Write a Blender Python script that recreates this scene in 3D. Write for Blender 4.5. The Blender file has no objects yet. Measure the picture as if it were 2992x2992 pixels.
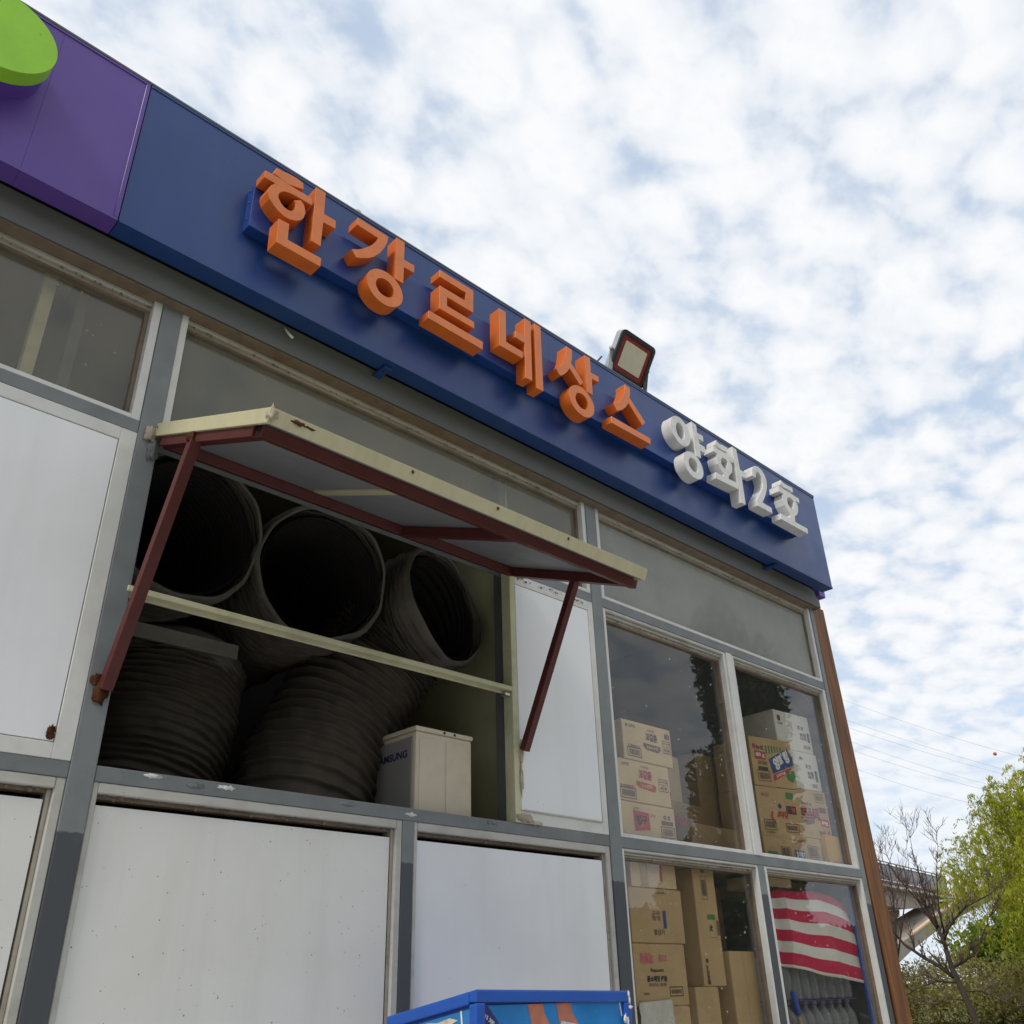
import bpy, bmesh, math, random
import numpy as np
from mathutils import Matrix, Vector
from mathutils.geometry import tessellate_polygon

# ---------------------------------------------------------------- camera, world, sun, exposure
SC = bpy.context.scene
COL = SC.collection
R = math.radians
cam_d = bpy.data.cameras.new('camera')
cam = bpy.data.objects.new('camera', cam_d)
COL.objects.link(cam)
_r = Vector((0.72285953, -0.69048422, -0.02656404))
_u = Vector((-0.31151934, -0.35995865, 0.87942338))
_f = Vector((0.61678992, 0.62742435, 0.47529873))
_m = Matrix((_r, _u, -_f)).transposed().to_4x4()
_m.translation = Vector((0.0, -3.0, 1.55))
cam.matrix_world = _m
cam_d.sensor_width = 36.0
cam_d.lens = 0.878882819 * 36.0
cam_d.clip_start = 0.05
cam_d.clip_end = 5000
SC.camera = cam

SUN_EL, SUN_AZ = R(45), R(-101)          # azimuth from +Y towards +X: far to the left, almost in line with the shopfront
world = bpy.data.worlds.new('World')
SC.world = world
world.use_nodes = True
wn, wl = world.node_tree.nodes, world.node_tree.links
wn.clear()
def wnode(t, **k):
    n = wn.new(t)
    for a, v in k.items(): setattr(n, a, v)
    return n
def wmath(op, a, b=None, c=None, clamp=False):
    n = wnode('ShaderNodeMath', operation=op, use_clamp=clamp)
    for i, v in enumerate((a, b, c)):
        if v is None: continue
        if hasattr(v, 'is_linked'): wl.new(v, n.inputs[i])
        else: n.inputs[i].default_value = v
    return n.outputs[0]
def wsmooth(x, lo, hi, a=0.0, b=1.0):
    n = wnode('ShaderNodeMapRange', interpolation_type='SMOOTHSTEP')
    wl.new(x, n.inputs['Value'])
    n.inputs['From Min'].default_value = lo; n.inputs['From Max'].default_value = hi
    n.inputs['To Min'].default_value = a; n.inputs['To Max'].default_value = b
    return n.outputs[0]
sky = wnode('ShaderNodeTexSky', sky_type='NISHITA', sun_disc=False)
sky.sun_elevation = SUN_EL; sky.sun_rotation = SUN_AZ
sky.air_density = 1.0; sky.dust_density = 1.6; sky.ozone_density = 1.2
tc = wnode('ShaderNodeTexCoord')
sep = wnode('ShaderNodeSeparateXYZ'); wl.new(tc.outputs['Generated'], sep.inputs[0])
zz = wmath('ADD', wmath('MAXIMUM', sep.outputs[2], 0.0), 0.20)
cx = wmath('DIVIDE', sep.outputs[0], zz); cyv = wmath('DIVIDE', sep.outputs[1], zz)
comb = wnode('ShaderNodeCombineXYZ'); wl.new(cx, comb.inputs[0]); wl.new(cyv, comb.inputs[1])
def wnoise(scale, detail, rough, off, dist=0.0, rot=0.0, sc=(1, 1, 1)):
    mp = wnode('ShaderNodeMapping'); wl.new(comb.outputs[0], mp.inputs[0])
    mp.inputs['Location'].default_value = off; mp.inputs['Rotation'].default_value = (0, 0, rot)
    mp.inputs['Scale'].default_value = sc
    n = wnode('ShaderNodeTexNoise'); wl.new(mp.outputs[0], n.inputs['Vector'])
    n.inputs['Scale'].default_value = scale; n.inputs['Detail'].default_value = detail
    n.inputs['Roughness'].default_value = rough; n.inputs['Distortion'].default_value = dist
    return n.outputs['Fac']
n_big = wnoise(2.6, 2.5, .5, (3.1, 7.7, 0), .3)
n_cell = wnoise(13.0, 3.5, .5, (1.3, 4.2, 0), .35, R(-30), (1.0, 1.25, 1))
n_fine = wnoise(44.0, 4, .55, (8.3, 2.2, 0), .2, R(-30), (1.0, 1.2, 1))
# puffs: smooth Voronoi cells on slightly warped coordinates
wpn = wnode('ShaderNodeTexNoise'); wl.new(comb.outputs[0], wpn.inputs['Vector']); wpn.inputs['Scale'].default_value = 11.0; wpn.inputs['Detail'].default_value = 2
vadd = wnode('ShaderNodeVectorMath', operation='MULTIPLY_ADD'); wl.new(wpn.outputs['Color'], vadd.inputs[0]); vadd.inputs[1].default_value = (.085, .085, 0); wl.new(comb.outputs[0], vadd.inputs[2])
vmp = wnode('ShaderNodeMapping'); wl.new(vadd.outputs[0], vmp.inputs[0]); vmp.inputs['Rotation'].default_value = (0, 0, R(-30)); vmp.inputs['Scale'].default_value = (1.0, 1.3, 1)
vor = wnode('ShaderNodeTexVoronoi', feature='SMOOTH_F1'); wl.new(vmp.outputs[0], vor.inputs['Vector']); vor.inputs['Scale'].default_value = 13.2; vor.inputs['Smoothness'].default_value = .5
puff = wmath('MULTIPLY_ADD', vor.outputs['Distance'], -1.0, 1.0)
dens = wmath('ADD', wmath('ADD', wmath('MULTIPLY', puff, 0.34), wmath('MULTIPLY', n_cell, 0.34)), wmath('ADD', wmath('MULTIPLY', n_fine, 0.14), wmath('MULTIPLY', n_big, 0.19)))
cover = wsmooth(dens, 0.315, 0.49)
thick = wsmooth(dens, 0.405, 0.60)
def wmix(fac, a, b):
    n = wnode('ShaderNodeMix', data_type='RGBA')
    for s, v in ((n.inputs[0], fac), (n.inputs[6], a), (n.inputs[7], b)):
        if hasattr(v, 'is_linked'): wl.new(v, s)
        else: s.default_value = v
    return n.outputs[2]
SKY_STRENGTH = 0.10
cloud = wmix(thick, (5.45, 5.8, 6.3, 1), (6.85, 6.87, 6.93, 1))
under = wmix(wmath('MULTIPLY', wsmooth(n_fine, .42, .78), .40), cloud, (5.8, 6.1, 6.55, 1))
bluesky = wmix(0.72, sky.outputs[0], (4.6, 5.45, 6.6, 1))
skycol = wmix(wmath('MULTIPLY', cover, 0.93), bluesky, under)
hz = wsmooth(sep.outputs[2], 0.02, 0.34)
skycol = wmix(hz, wmix(0.55, skycol, (5.3, 6.0, 6.8, 1)), skycol)
bg = wnode('ShaderNodeBackground'); wl.new(skycol, bg.inputs[0]); bg.inputs[1].default_value = SKY_STRENGTH
wo = wnode('ShaderNodeOutputWorld'); wl.new(bg.outputs[0], wo.inputs[0])

sun_d = bpy.data.lights.new('sun', 'SUN'); sun_d.energy = 1.5; sun_d.angle = R(14); sun_d.color = (1.0, 0.95, 0.87)
sun = bpy.data.objects.new('sun', sun_d); COL.objects.link(sun)
_sd = Vector((math.sin(SUN_AZ) * math.cos(SUN_EL), math.cos(SUN_AZ) * math.cos(SUN_EL), math.sin(SUN_EL)))
sun.rotation_euler = _sd.to_track_quat('Z', 'Y').to_euler(); sun.location = (-30, 20, 40)

SC.render.engine = 'CYCLES'
SC.cycles.max_bounces = 10; SC.cycles.transparent_max_bounces = 16
SC.cycles.diffuse_bounces = 4; SC.cycles.glossy_bounces = 4
SC.cycles.caustics_reflective = False; SC.cycles.caustics_refractive = False
SC.cycles.use_denoising = True
SC.cycles.sample_clamp_indirect = 6.0
SC.view_settings.view_transform = 'Standard'
SC.view_settings.look = 'None'
SC.view_settings.exposure = 0.54
SC.view_settings.gamma = 1.0
SC.view_settings.use_curve_mapping = False

# ---------------------------------------------------------------- materials
random.seed(7)
RNG = np.random.default_rng(11)
M = {}
def mat(name, col, rough=.5, metal=0.0, spec=.5, var=.06, vscale=4.0, dirt=None, specks=None, bump=0.0, bscale=60.0, stretch=(1, 1, 1), coat=0.0, streak=None):
    m = bpy.data.materials.new(name); m.use_nodes = True
    nt = m.node_tree; ns, ls = nt.nodes, nt.links
    b = ns['Principled BSDF']
    b.inputs['Metallic'].default_value = metal; b.inputs['Specular IOR Level'].default_value = spec
    b.inputs['Coat Weight'].default_value = coat
    tcn = ns.new('ShaderNodeTexCoord'); mp = ns.new('ShaderNodeMapping'); ls.new(tcn.outputs['Object'], mp.inputs[0])
    mp.inputs['Scale'].default_value = stretch
    def noise(sc, det=4, ro=.55):
        n = ns.new('ShaderNodeTexNoise'); ls.new(mp.outputs[0], n.inputs['Vector'])
        n.inputs['Scale'].default_value = sc; n.inputs['Detail'].default_value = det; n.inputs['Roughness'].default_value = ro
        return n.outputs['Fac']
    def rng(x, lo, hi, a, c):
        n = ns.new('ShaderNodeMapRange'); ls.new(x, n.inputs[0])
        for i, v in enumerate((lo, hi, a, c)): n.inputs[i + 1].default_value = v
        return n.outputs[0]
    def mix(f, a, c, bt='MIX'):
        n = ns.new('ShaderNodeMix'); n.data_type = 'RGBA'; n.blend_type = bt
        for s, v in ((n.inputs[0], f), (n.inputs[6], a), (n.inputs[7], c)):
            if hasattr(v, 'is_linked'): ls.new(v, s)
            else: s.default_value = v
        return n.outputs[2]
    base = (*col, 1)
    f = rng(noise(vscale), .3, .7, 1 - var, 1 + var)
    cc = ns.new('ShaderNodeCombineXYZ')
    for i in range(3): ls.new(f, cc.inputs[i])
    c = mix(1.0, base, cc.outputs[0], 'MULTIPLY')
    if dirt:
        dc, amt, dsc = dirt
        c = mix(rng(noise(dsc, 6, .62), .48, .78, 0, amt), c, (*dc, 1))
    if streak:
        kc, amt, fr_ = streak
        m3 = ns.new('ShaderNodeMapping'); ls.new(tcn.outputs['Object'], m3.inputs[0]); m3.inputs['Scale'].default_value = (fr_, fr_, .55)
        n3 = ns.new('ShaderNodeTexNoise'); ls.new(m3.outputs[0], n3.inputs['Vector']); n3.inputs['Scale'].default_value = 1.0; n3.inputs['Detail'].default_value = 5; n3.inputs['Roughness'].default_value = .6
        c = mix(rng(n3.outputs['Fac'], .50, .74, 0, amt), c, (*kc, 1))
    if specks:
        sc_, ssc, th = specks
        v = ns.new('ShaderNodeTexVoronoi'); ls.new(mp.outputs[0], v.inputs['Vector']); v.inputs['Scale'].default_value = ssc
        sx_ = ns.new('ShaderNodeSeparateColor'); ls.new(v.outputs['Color'], sx_.inputs[0])
        p3 = ns.new('ShaderNodeMath'); p3.operation = 'POWER'; ls.new(sx_.outputs[0], p3.inputs[0]); p3.inputs[1].default_value = 3.0
        sb = ns.new('ShaderNodeMath'); sb.operation = 'MULTIPLY_ADD'; ls.new(p3.outputs[0], sb.inputs[0]); sb.inputs[1].default_value = -.24; ls.new(v.outputs['Distance'], sb.inputs[2])
        wig = ns.new('ShaderNodeMath'); wig.operation = 'MULTIPLY_ADD'; ls.new(noise(ssc * 3.1, 2, .6), wig.inputs[0]); wig.inputs[1].default_value = .22; ls.new(sb.outputs[0], wig.inputs[2])
        near = rng(wig.outputs[0], .03, .13, 1, 0)
        gate = rng(noise(ssc * .21, 2, .5), th, th + .06, 0, .85)
        mm = ns.new('ShaderNodeMath'); mm.operation = 'MULTIPLY'; ls.new(near, mm.inputs[0]); ls.new(gate, mm.inputs[1])
        c = mix(mm.outputs[0], c, (*sc_, 1))
    ls.new(c, b.inputs['Base Color'])
    ls.new(rng(noise(vscale * 2.3), .3, .7, max(.03, rough - .07), min(1, rough + .07)), b.inputs['Roughness'])
    if bump:
        bp = ns.new('ShaderNodeBump'); bp.inputs['Strength'].default_value = bump; bp.inputs['Distance'].default_value = .004
        ls.new(noise(bscale, 5, .6), bp.inputs['Height']); ls.new(bp.outputs[0], b.inputs['Normal'])
    M[name] = m
    return m
mat('blue_panel', (.012, .048, .195), .34, .0, .45, .07, 2.0, ((.05, .08, .17), .25, 3.0), bump=.05, bscale=2.2, streak=((.04, .075, .18), .35, 6.0))
mat('blue_box', (.008, .042, .215), .38, .0, .5, .05, 3.0)
mat('purple_panel', (.105, .052, .300), .40, .0, .45, .07, 2.0, ((.10, .06, .22), .25, 4.0), bump=.05, bscale=2.2, streak=((.14, .09, .28), .30, 6.0))
mat('orange', (.700, .185, .035), .42, 0, .5, .06, 9, ((.45, .12, .03), .45, 14.0), ((.08, .05, .03), 30.0, .62))
mat('orange_side', (.640, .140, .012), .42, 0, .5, .06, 9, ((.42, .09, .02), .45, 14.0), ((.05, .03, .02), 26.0, .60))  # deeper than the letter faces, whose pale sky sheen is put into their colour
mat('letter_white', (.72, .72, .69), .45, 0, .5, .05, 9, ((.33, .29, .24), .55, 9.0), ((.06, .048, .035), 44.0, .44))
mat('green', (.28, .60, .020), .5, 0, .5, .06, 10, ((.24, .50, .02), .4, 16.0), ((.05, .08, .02), 24.0, .60))
mat('grey_dark', (.13, .135, .135), .55, 0, .4, .10, 3, ((.06, .055, .05), .6, 5.0))
mat('beam', (.150, .155, .148), .6, 0, .35, .10, 3, ((.09, .085, .075), .5, 4.0), stretch=(.4, 1, 1), bump=.05)
mat('aluminium_white', (.64, .64, .61), .45, 0, .4, .05, 8, ((.40, .34, .26), .30, 9.0), bump=.03)
mat('frame_beige', (.475, .468, .43), .55, 0, .35, .08, 8, ((.25, .19, .125), .55, 9.0), ((.10, .055, .03), 60, .60), bump=.08, stretch=(.5, 1, 1))
mat('frame_dirty', (.38, .35, .29), .65, 0, .3, .12, 10, ((.17, .125, .08), .7, 11.0), ((.09, .05, .03), 50, .48), bump=.12, stretch=(.5, 1, 1))
mat('frame_brown', (.20, .155, .115), .6, 0, .3, .12, 10, ((.09, .06, .04), .7, 11.0))
mat('panel_fresh', (.79, .80, .81), .36, 0, .5, .03, 1.2, ((.64, .65, .66), .35, 2.0), ((.30, .27, .22), 60.0, .62), bump=.02, bscale=6, streak=((.58, .58, .57), .25, 5.0))
mat('panel_soiled', (.73, .725, .69), .5, 0, .4, .045, 1.6, ((.55, .53, .46), .45, 1.6), ((.13, .105, .08), 74.0, .50), bump=.03, bscale=12, streak=((.44, .42, .36), .24, 6.0))
mat('void', (.018, .015, .012), .9, 0, .1)
mat('cream', (.52, .49, .31), .5, 0, .4, .07, 5, ((.40, .34, .20), .45, 12.0), stretch=(3, 1, .35), bump=.04)
mat('cream_jamb', (.57, .56, .37), .55, 0, .35, .08, 5, ((.30, .26, .15), .5, 8.0), ((.07, .05, .03), 40, .60))
mat('red_oxide', (.090, .020, .017), .5, 0, .4, .12, 8, ((.055, .014, .011), .6, 14.0), bump=.06)
mat('rust', (.070, .026, .012), .9, 0, .1, .3, 20, ((.16, .10, .06), .6, 30.0), bump=.5, bscale=90)
mat('sealant', (.46, .40, .31), .85, 0, .2, .2, 18, ((.20, .15, .10), .7, 24.0), bump=.4, bscale=60)
mat('sheet_grey', (.22, .225, .235), .55, 0, .4, .06, 3, ((.22, .22, .22), .4, 5.0))
mat('duct', (.070, .058, .045), .75, 0, .3, .12, 14, ((.036, .030, .024), .6, 9.0), bump=.25, bscale=150)
mat('duct_inside_shade', (.014, .012, .012), .85, 0, .2, .1, 10)  # far darker than the duct outside: shade within put into the colour
mat('duct_hem', (.12, .108, .09), .8, 0, .2, .12, 18, bump=.2)
mat('ac_body', (.62, .55, .42), .5, 0, .4, .05, 4, ((.44, .37, .26), .5, 6.0), bump=.03)
mat('ac_front', (.26, .25, .235), .5, 0, .4, .06, 4)
mat('ink_navy', (.012, .018, .085), .5)
mat('ink_black', (.030, .028, .028), .6, var=.2, vscale=30)
mat('ink_brown', (.13, .060, .045), .6, var=.2, vscale=30)
mat('ink_red', (.46, .028, .030), .55, var=.15, vscale=30)
mat('ink_pink', (.55, .12, .16), .55, var=.15, vscale=30)
mat('ink_green', (.045, .20, .040), .55, var=.15, vscale=30)
mat('ink_blue', (.020, .050, .22), .55, var=.15, vscale=30)
mat('ink_white', (.75, .73, .68), .55, var=.08, vscale=30)
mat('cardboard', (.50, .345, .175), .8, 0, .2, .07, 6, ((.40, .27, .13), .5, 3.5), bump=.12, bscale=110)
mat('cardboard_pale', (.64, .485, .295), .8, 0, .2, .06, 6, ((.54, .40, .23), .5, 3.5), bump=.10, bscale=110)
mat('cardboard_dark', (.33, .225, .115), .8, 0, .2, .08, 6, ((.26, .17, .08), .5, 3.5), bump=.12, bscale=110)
mat('carton_white', (.74, .71, .65), .7, 0, .25, .05, 6, ((.62, .57, .48), .4, 4.0))
mat('carton_yellow', (.62, .36, .055), .7, 0, .25, .07, 6)
mat('tape', (.42, .30, .16), .25, 0, .5, .08, 20)
mat('inside_wall', (.30, .29, .25), .8, 0, .2, .08, 2)
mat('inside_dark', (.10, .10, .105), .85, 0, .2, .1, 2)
mat('partition', (.40, .385, .235), .6, 0, .35, .08, 3, ((.22, .20, .12), .5, 4.0))
mat('column', (.62, .56, .32), .75, 0, .2, .08, 5, ((.40, .35, .19), .5, 12.0))
mat('floor', (.22, .21, .20), .8)
mat('flood_black', (.022, .022, .026), .45, 0, .5, .15, 20)
mat('flood_red', (.23, .024, .016), .4, 0, .5, .10, 20)
mat('flood_lens', (.66, .62, .47), .35, 0, .5, .06, 12, ((.48, .43, .30), .5, 9.0), ((.05, .05, .04), 55, .60))
mat('flood_grey', (.42, .42, .43), .4, .3, .5, .08, 12)
mat('galvanised', (.45, .46, .47), .35, .8, .5, .1, 20)
mat('cooler_blue', (.010, .085, .42), .42, 0, .5, .06, 7, ((.008, .06, .30), .5, 9.0), bump=.06, bscale=40)
mat('sign_skin', (.48, .17, .11), .4, 0, .5, .18, 16, ((.28, .08, .05), .6, 9.0))
mat('sign_glass', (.42, .58, .70), .3, 0, .5, .25, 40)
mat('sign_ice', (.62, .36, .09), .3, 0, .5, .45, 55, ((.85, .80, .55), .8, 60.0))
mat('sign_board', (.022, .030, .16), .4)
mat('torn_paper', (.60, .55, .44), .8, 0, .2, .1, 20, ((.25, .15, .08), .8, 16.0), bump=.3)
mat('plastic_blue', (.010, .070, .40), .4, 0, .5, .08, 12)
mat('plastic_lilac', (.25, .20, .42), .5)
mat('broom_wood', (.45, .33, .18), .6)
mat('paper', (.62, .60, .54), .8, 0, .2, .08, 9, ((.45, .43, .37), .6, 14.0), bump=.6, bscale=35)
mat('concrete', (.37, .325, .275), .85, 0, .2, .12, .8, ((.20, .185, .16), .5, .5), bump=.1, bscale=4)
mat('concrete_tan_sunlit', (.66, .50, .32), .85, 0, .2, .12, .8, ((.40, .30, .20), .5, .6))  # tan concrete set brighter; the sunlight on the pier is in the colour
mat('deck_brown', (.20, .10, .075), .7, 0, .3, .1, 2)
mat('rail_dark', (.045, .040, .042), .5)
mat('rail_panel', (.20, .195, .20), .4, 0, .5, .1, .6)
mat('rail_yellow', (.62, .56, .30), .6)
mat('brick_orange', (.52, .27, .15), .8)
mat('bark', (.055, .042, .034), .9, 0, .2, .2, 6, bump=.4, bscale=30)
mat('twig', (.095, .062, .055), .85, 0, .2, .15, 6)
mat('bark_reflection', (.07, .06, .045), .9)
mat('wire', (.34, .35, .38), .6)
mat('ball_red', (.50, .10, .045), .5)
mat('jacket', (.030, .040, .035), .8); mat('trousers', (.02, .02, .03), .8); mat('skin', (.42, .25, .18), .6)

def leafmat(name, c1, c2, trans=.35):
    m = bpy.data.materials.new(name); m.use_nodes = True
    nt = m.node_tree; ns, ls = nt.nodes, nt.links; ns.clear()
    at = ns.new('ShaderNodeAttribute'); at.attribute_name = 'shade'
    mx = ns.new('ShaderNodeMix'); mx.data_type = 'RGBA'; ls.new(at.outputs['Fac'], mx.inputs[0])
    mx.inputs[6].default_value = (*c1, 1); mx.inputs[7].default_value = (*c2, 1)
    d = ns.new('ShaderNodeBsdfPrincipled'); d.inputs['Roughness'].default_value = .6; ls.new(mx.outputs[2], d.inputs['Base Color'])
    t = ns.new('ShaderNodeBsdfTranslucent'); ls.new(mx.outputs[2], t.inputs[0])
    s = ns.new('ShaderNodeMixShader'); s.inputs[0].default_value = trans
    ls.new(d.outputs[0], s.inputs[1]); ls.new(t.outputs[0], s.inputs[2])
    o = ns.new('ShaderNodeOutputMaterial'); ls.new(s.outputs[0], o.inputs[0])
    M[name] = m
leafmat('willow_leaf', (.220, .260, .012), (.500, .500, .035), .5)
leafmat('dense_leaf', (.065, .120, .012), (.180, .250, .025), .4)
leafmat('olive_leaf', (.150, .145, .035), (.320, .290, .085), .4)
leafmat('dark_leaf', (.035, .060, .014), (.095, .130, .028), .3)

def twotone(name, top, low, z0, rough):
    """steel paint that was redone in a darker grey below z0"""
    m = mat(name, top, rough, 0, .4, .09, 5, ((.13, .125, .115), .5, 7.0), ((.10, .07, .045), 42, .60), bump=.05, bscale=25)
    ns, ls = m.node_tree.nodes, m.node_tree.links
    b = ns['Principled BSDF']; src = b.inputs['Base Color'].links[0].from_socket
    tcn = ns.new('ShaderNodeTexCoord'); sp = ns.new('ShaderNodeSeparateXYZ'); ls.new(tcn.outputs['Object'], sp.inputs[0])
    n = ns.new('ShaderNodeTexNoise'); ls.new(tcn.outputs['Object'], n.inputs['Vector']); n.inputs['Scale'].default_value = 35
    a = ns.new('ShaderNodeMath'); a.operation = 'MULTIPLY_ADD'; ls.new(n.outputs['Fac'], a.inputs[0]); a.inputs[1].default_value = .03; ls.new(sp.outputs[2], a.inputs[2])
    r = ns.new('ShaderNodeMapRange'); ls.new(a.outputs[0], r.inputs[0])
    for i, v in enumerate((z0 + .013, z0 + .018, 1, 0)): r.inputs[i + 1].default_value = v
    n2 = ns.new('ShaderNodeTexNoise'); ls.new(tcn.outputs['Object'], n2.inputs['Vector']); n2.inputs['Scale'].default_value = 9; n2.inputs['Detail'].default_value = 6
    r2 = ns.new('ShaderNodeMapRange'); ls.new(n2.outputs['Fac'], r2.inputs[0])
    for i, v in enumerate((.60, .72, 0, .35)): r2.inputs[i + 1].default_value = v
    lowmix = ns.new('ShaderNodeMix'); lowmix.data_type = 'RGBA'; ls.new(r2.outputs[0], lowmix.inputs[0])
    lowmix.inputs[6].default_value = (*low, 1); lowmix.inputs[7].default_value = (.12, .125, .125, 1)
    mx = ns.new('ShaderNodeMix'); mx.data_type = 'RGBA'; ls.new(r.outputs[0], mx.inputs[0]); ls.new(src, mx.inputs[6]); ls.new(lowmix.outputs[2], mx.inputs[7])
    ls.new(mx.outputs[2], b.inputs['Base Color'])
twotone('post_paint', (.195, .212, .215), (.068, .074, .082), 2.03, .5)
mat('rail_paint', (.180, .195, .200), .5, 0, .4, .09, 5, ((.12, .115, .105), .55, 7.0), ((.33, .35, .35), 26, .62), bump=.07, bscale=22)

def woodmat():
    m = bpy.data.materials.new('wood_board'); m.use_nodes = True
    ns, ls = m.node_tree.nodes, m.node_tree.links; b = ns['Principled BSDF']
    tcn = ns.new('ShaderNodeTexCoord'); mp = ns.new('ShaderNodeMapping'); ls.new(tcn.outputs['Object'], mp.inputs[0]); mp.inputs['Scale'].default_value = (14, 14, .9)
    n = ns.new('ShaderNodeTexNoise'); ls.new(mp.outputs[0], n.inputs['Vector']); n.inputs['Scale'].default_value = 2.2; n.inputs['Detail'].default_value = 8; n.inputs['Distortion'].default_value = .6
    cr = ns.new('ShaderNodeValToRGB'); ls.new(n.outputs['Fac'], cr.inputs[0])
    cr.color_ramp.elements[0].position = .30; cr.color_ramp.elements[0].color = (.080, .026, .006, 1)
    cr.color_ramp.elements[1].position = .68; cr.color_ramp.elements[1].color = (.27, .098, .016, 1)
    v = ns.new('ShaderNodeTexVoronoi'); mp2 = ns.new('ShaderNodeMapping'); ls.new(tcn.outputs['Object'], mp2.inputs[0]); mp2.inputs['Scale'].default_value = (5, 5, 1.7)
    ls.new(mp2.outputs[0], v.inputs['Vector']); v.inputs['Scale'].default_value = 1.0
    r = ns.new('ShaderNodeMapRange'); ls.new(v.outputs['Distance'], r.inputs[0])
    for i, q in enumerate((.05, .13, 1, 0)): r.inputs[i + 1].default_value = q
    mx = ns.new('ShaderNodeMix'); mx.data_type = 'RGBA'; ls.new(r.outputs[0], mx.inputs[0]); ls.new(cr.outputs[0], mx.inputs[6]); mx.inputs[7].default_value = (.035, .015, .008, 1)
    ls.new(mx.outputs[2], b.inputs['Base Color']); b.inputs['Roughness'].default_value = .6
    bp = ns.new('ShaderNodeBump'); bp.inputs['Strength'].default_value = .25; bp.inputs['Distance'].default_value = .004; ls.new(n.outputs['Fac'], bp.inputs['Height']); ls.new(bp.outputs[0], b.inputs['Normal'])
    M['wood_board'] = m
woodmat()

def glassmat(name, dust, dustcol, tint=(.97, .97, .955), wob=0.0, specks=True):
    """flat window glass: mirror-like Fresnel reflection over a clear pane, with a film of real dust on it"""
    m = bpy.data.materials.new(name); m.use_nodes = True
    ns, ls = m.node_tree.nodes, m.node_tree.links; ns.clear()
    tcn = ns.new('ShaderNodeTexCoord')
    tr = ns.new('ShaderNodeBsdfTransparent'); tr.inputs[0].default_value = (*tint, 1)
    gl = ns.new('ShaderNodeBsdfGlossy'); gl.inputs['Roughness'].default_value = .012
    lw = ns.new('ShaderNodeLayerWeight'); lw.inputs[0].default_value = .5
    pw = ns.new('ShaderNodeMath'); pw.operation = 'POWER'; ls.new(lw.outputs['Facing'], pw.inputs[0]); pw.inputs[1].default_value = 5
    fr = ns.new('ShaderNodeMath'); fr.operation = 'MULTIPLY_ADD'; ls.new(pw.outputs[0], fr.inputs[0]); fr.inputs[1].default_value = .95; fr.inputs[2].default_value = .045
    if wob:
        nb = ns.new('ShaderNodeTexNoise'); ls.new(tcn.outputs['Object'], nb.inputs['Vector']); nb.inputs['Scale'].default_value = 3.2; nb.inputs['Detail'].default_value = 1.5
        bp = ns.new('ShaderNodeBump'); bp.inputs['Strength'].default_value = wob; bp.inputs['Distance'].default_value = .02
        ls.new(nb.outputs['Fac'], bp.inputs['Height']); ls.new(bp.outputs[0], gl.inputs['Normal'])
    s1 = ns.new('ShaderNodeMixShader'); ls.new(fr.outputs[0], s1.inputs[0]); ls.new(tr.outputs[0], s1.inputs[1]); ls.new(gl.outputs[0], s1.inputs[2])
    df = ns.new('ShaderNodeBsdfDiffuse'); df.inputs[0].default_value = (*dustcol, 1)
    n = ns.new('ShaderNodeTexNoise'); ls.new(tcn.outputs['Object'], n.inputs['Vector']); n.inputs['Scale'].default_value = 2.4; n.inputs['Detail'].default_value = 7; n.inputs['Roughness'].default_value = .6
    r = ns.new('ShaderNodeMapRange'); ls.new(n.outputs['Fac'], r.inputs[0])
    for i, q in enumerate((.3, .7, dust * .75, dust * 1.25)): r.inputs[i + 1].default_value = q
    fac = r.outputs[0]
    if specks:
        v = ns.new('ShaderNodeTexVoronoi'); ls.new(tcn.outputs['Object'], v.inputs['Vector']); v.inputs['Scale'].default_value = 17
        r2 = ns.new('ShaderNodeMapRange'); ls.new(v.outputs['Distance'], r2.inputs[0])
        for i, q in enumerate((.05, .14, .75, 0)): r2.inputs[i + 1].default_value = q
        n3 = ns.new('ShaderNodeTexNoise'); ls.new(tcn.outputs['Object'], n3.inputs['Vector']); n3.inputs['Scale'].default_value = 4.5
        r3 = ns.new('ShaderNodeMapRange'); ls.new(n3.outputs['Fac'], r3.inputs[0])
        for i, q in enumerate((.50, .58, 0, 1)): r3.inputs[i + 1].default_value = q
        mm = ns.new('ShaderNodeMath'); mm.operation = 'MULTIPLY'; ls.new(r2.outputs[0], mm.inputs[0]); ls.new(r3.outputs[0], mm.inputs[1])
        mxm = ns.new('ShaderNodeMath'); mxm.operation = 'MAXIMUM'; ls.new(mm.outputs[0], mxm.inputs[0]); ls.new(fac, mxm.inputs[1]); fac = mxm.outputs[0]
    s2 = ns.new('ShaderNodeMixShader'); ls.new(fac, s2.inputs[0]); ls.new(s1.outputs[0], s2.inputs[1]); ls.new(df.outputs[0], s2.inputs[2])
    o = ns.new('ShaderNodeOutputMaterial'); ls.new(s2.outputs[0], o.inputs[0])
    M[name] = m
glassmat('glass_clear', .020, (.5, .5, .47), wob=.0)
glassmat('glass_dusty', .24, (.36, .35, .28))
glassmat('glass_dusty_light', .17, (.33, .31, .23))
glassmat('glass_frosted', .66, (.40, .41, .38), specks=False)

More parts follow.
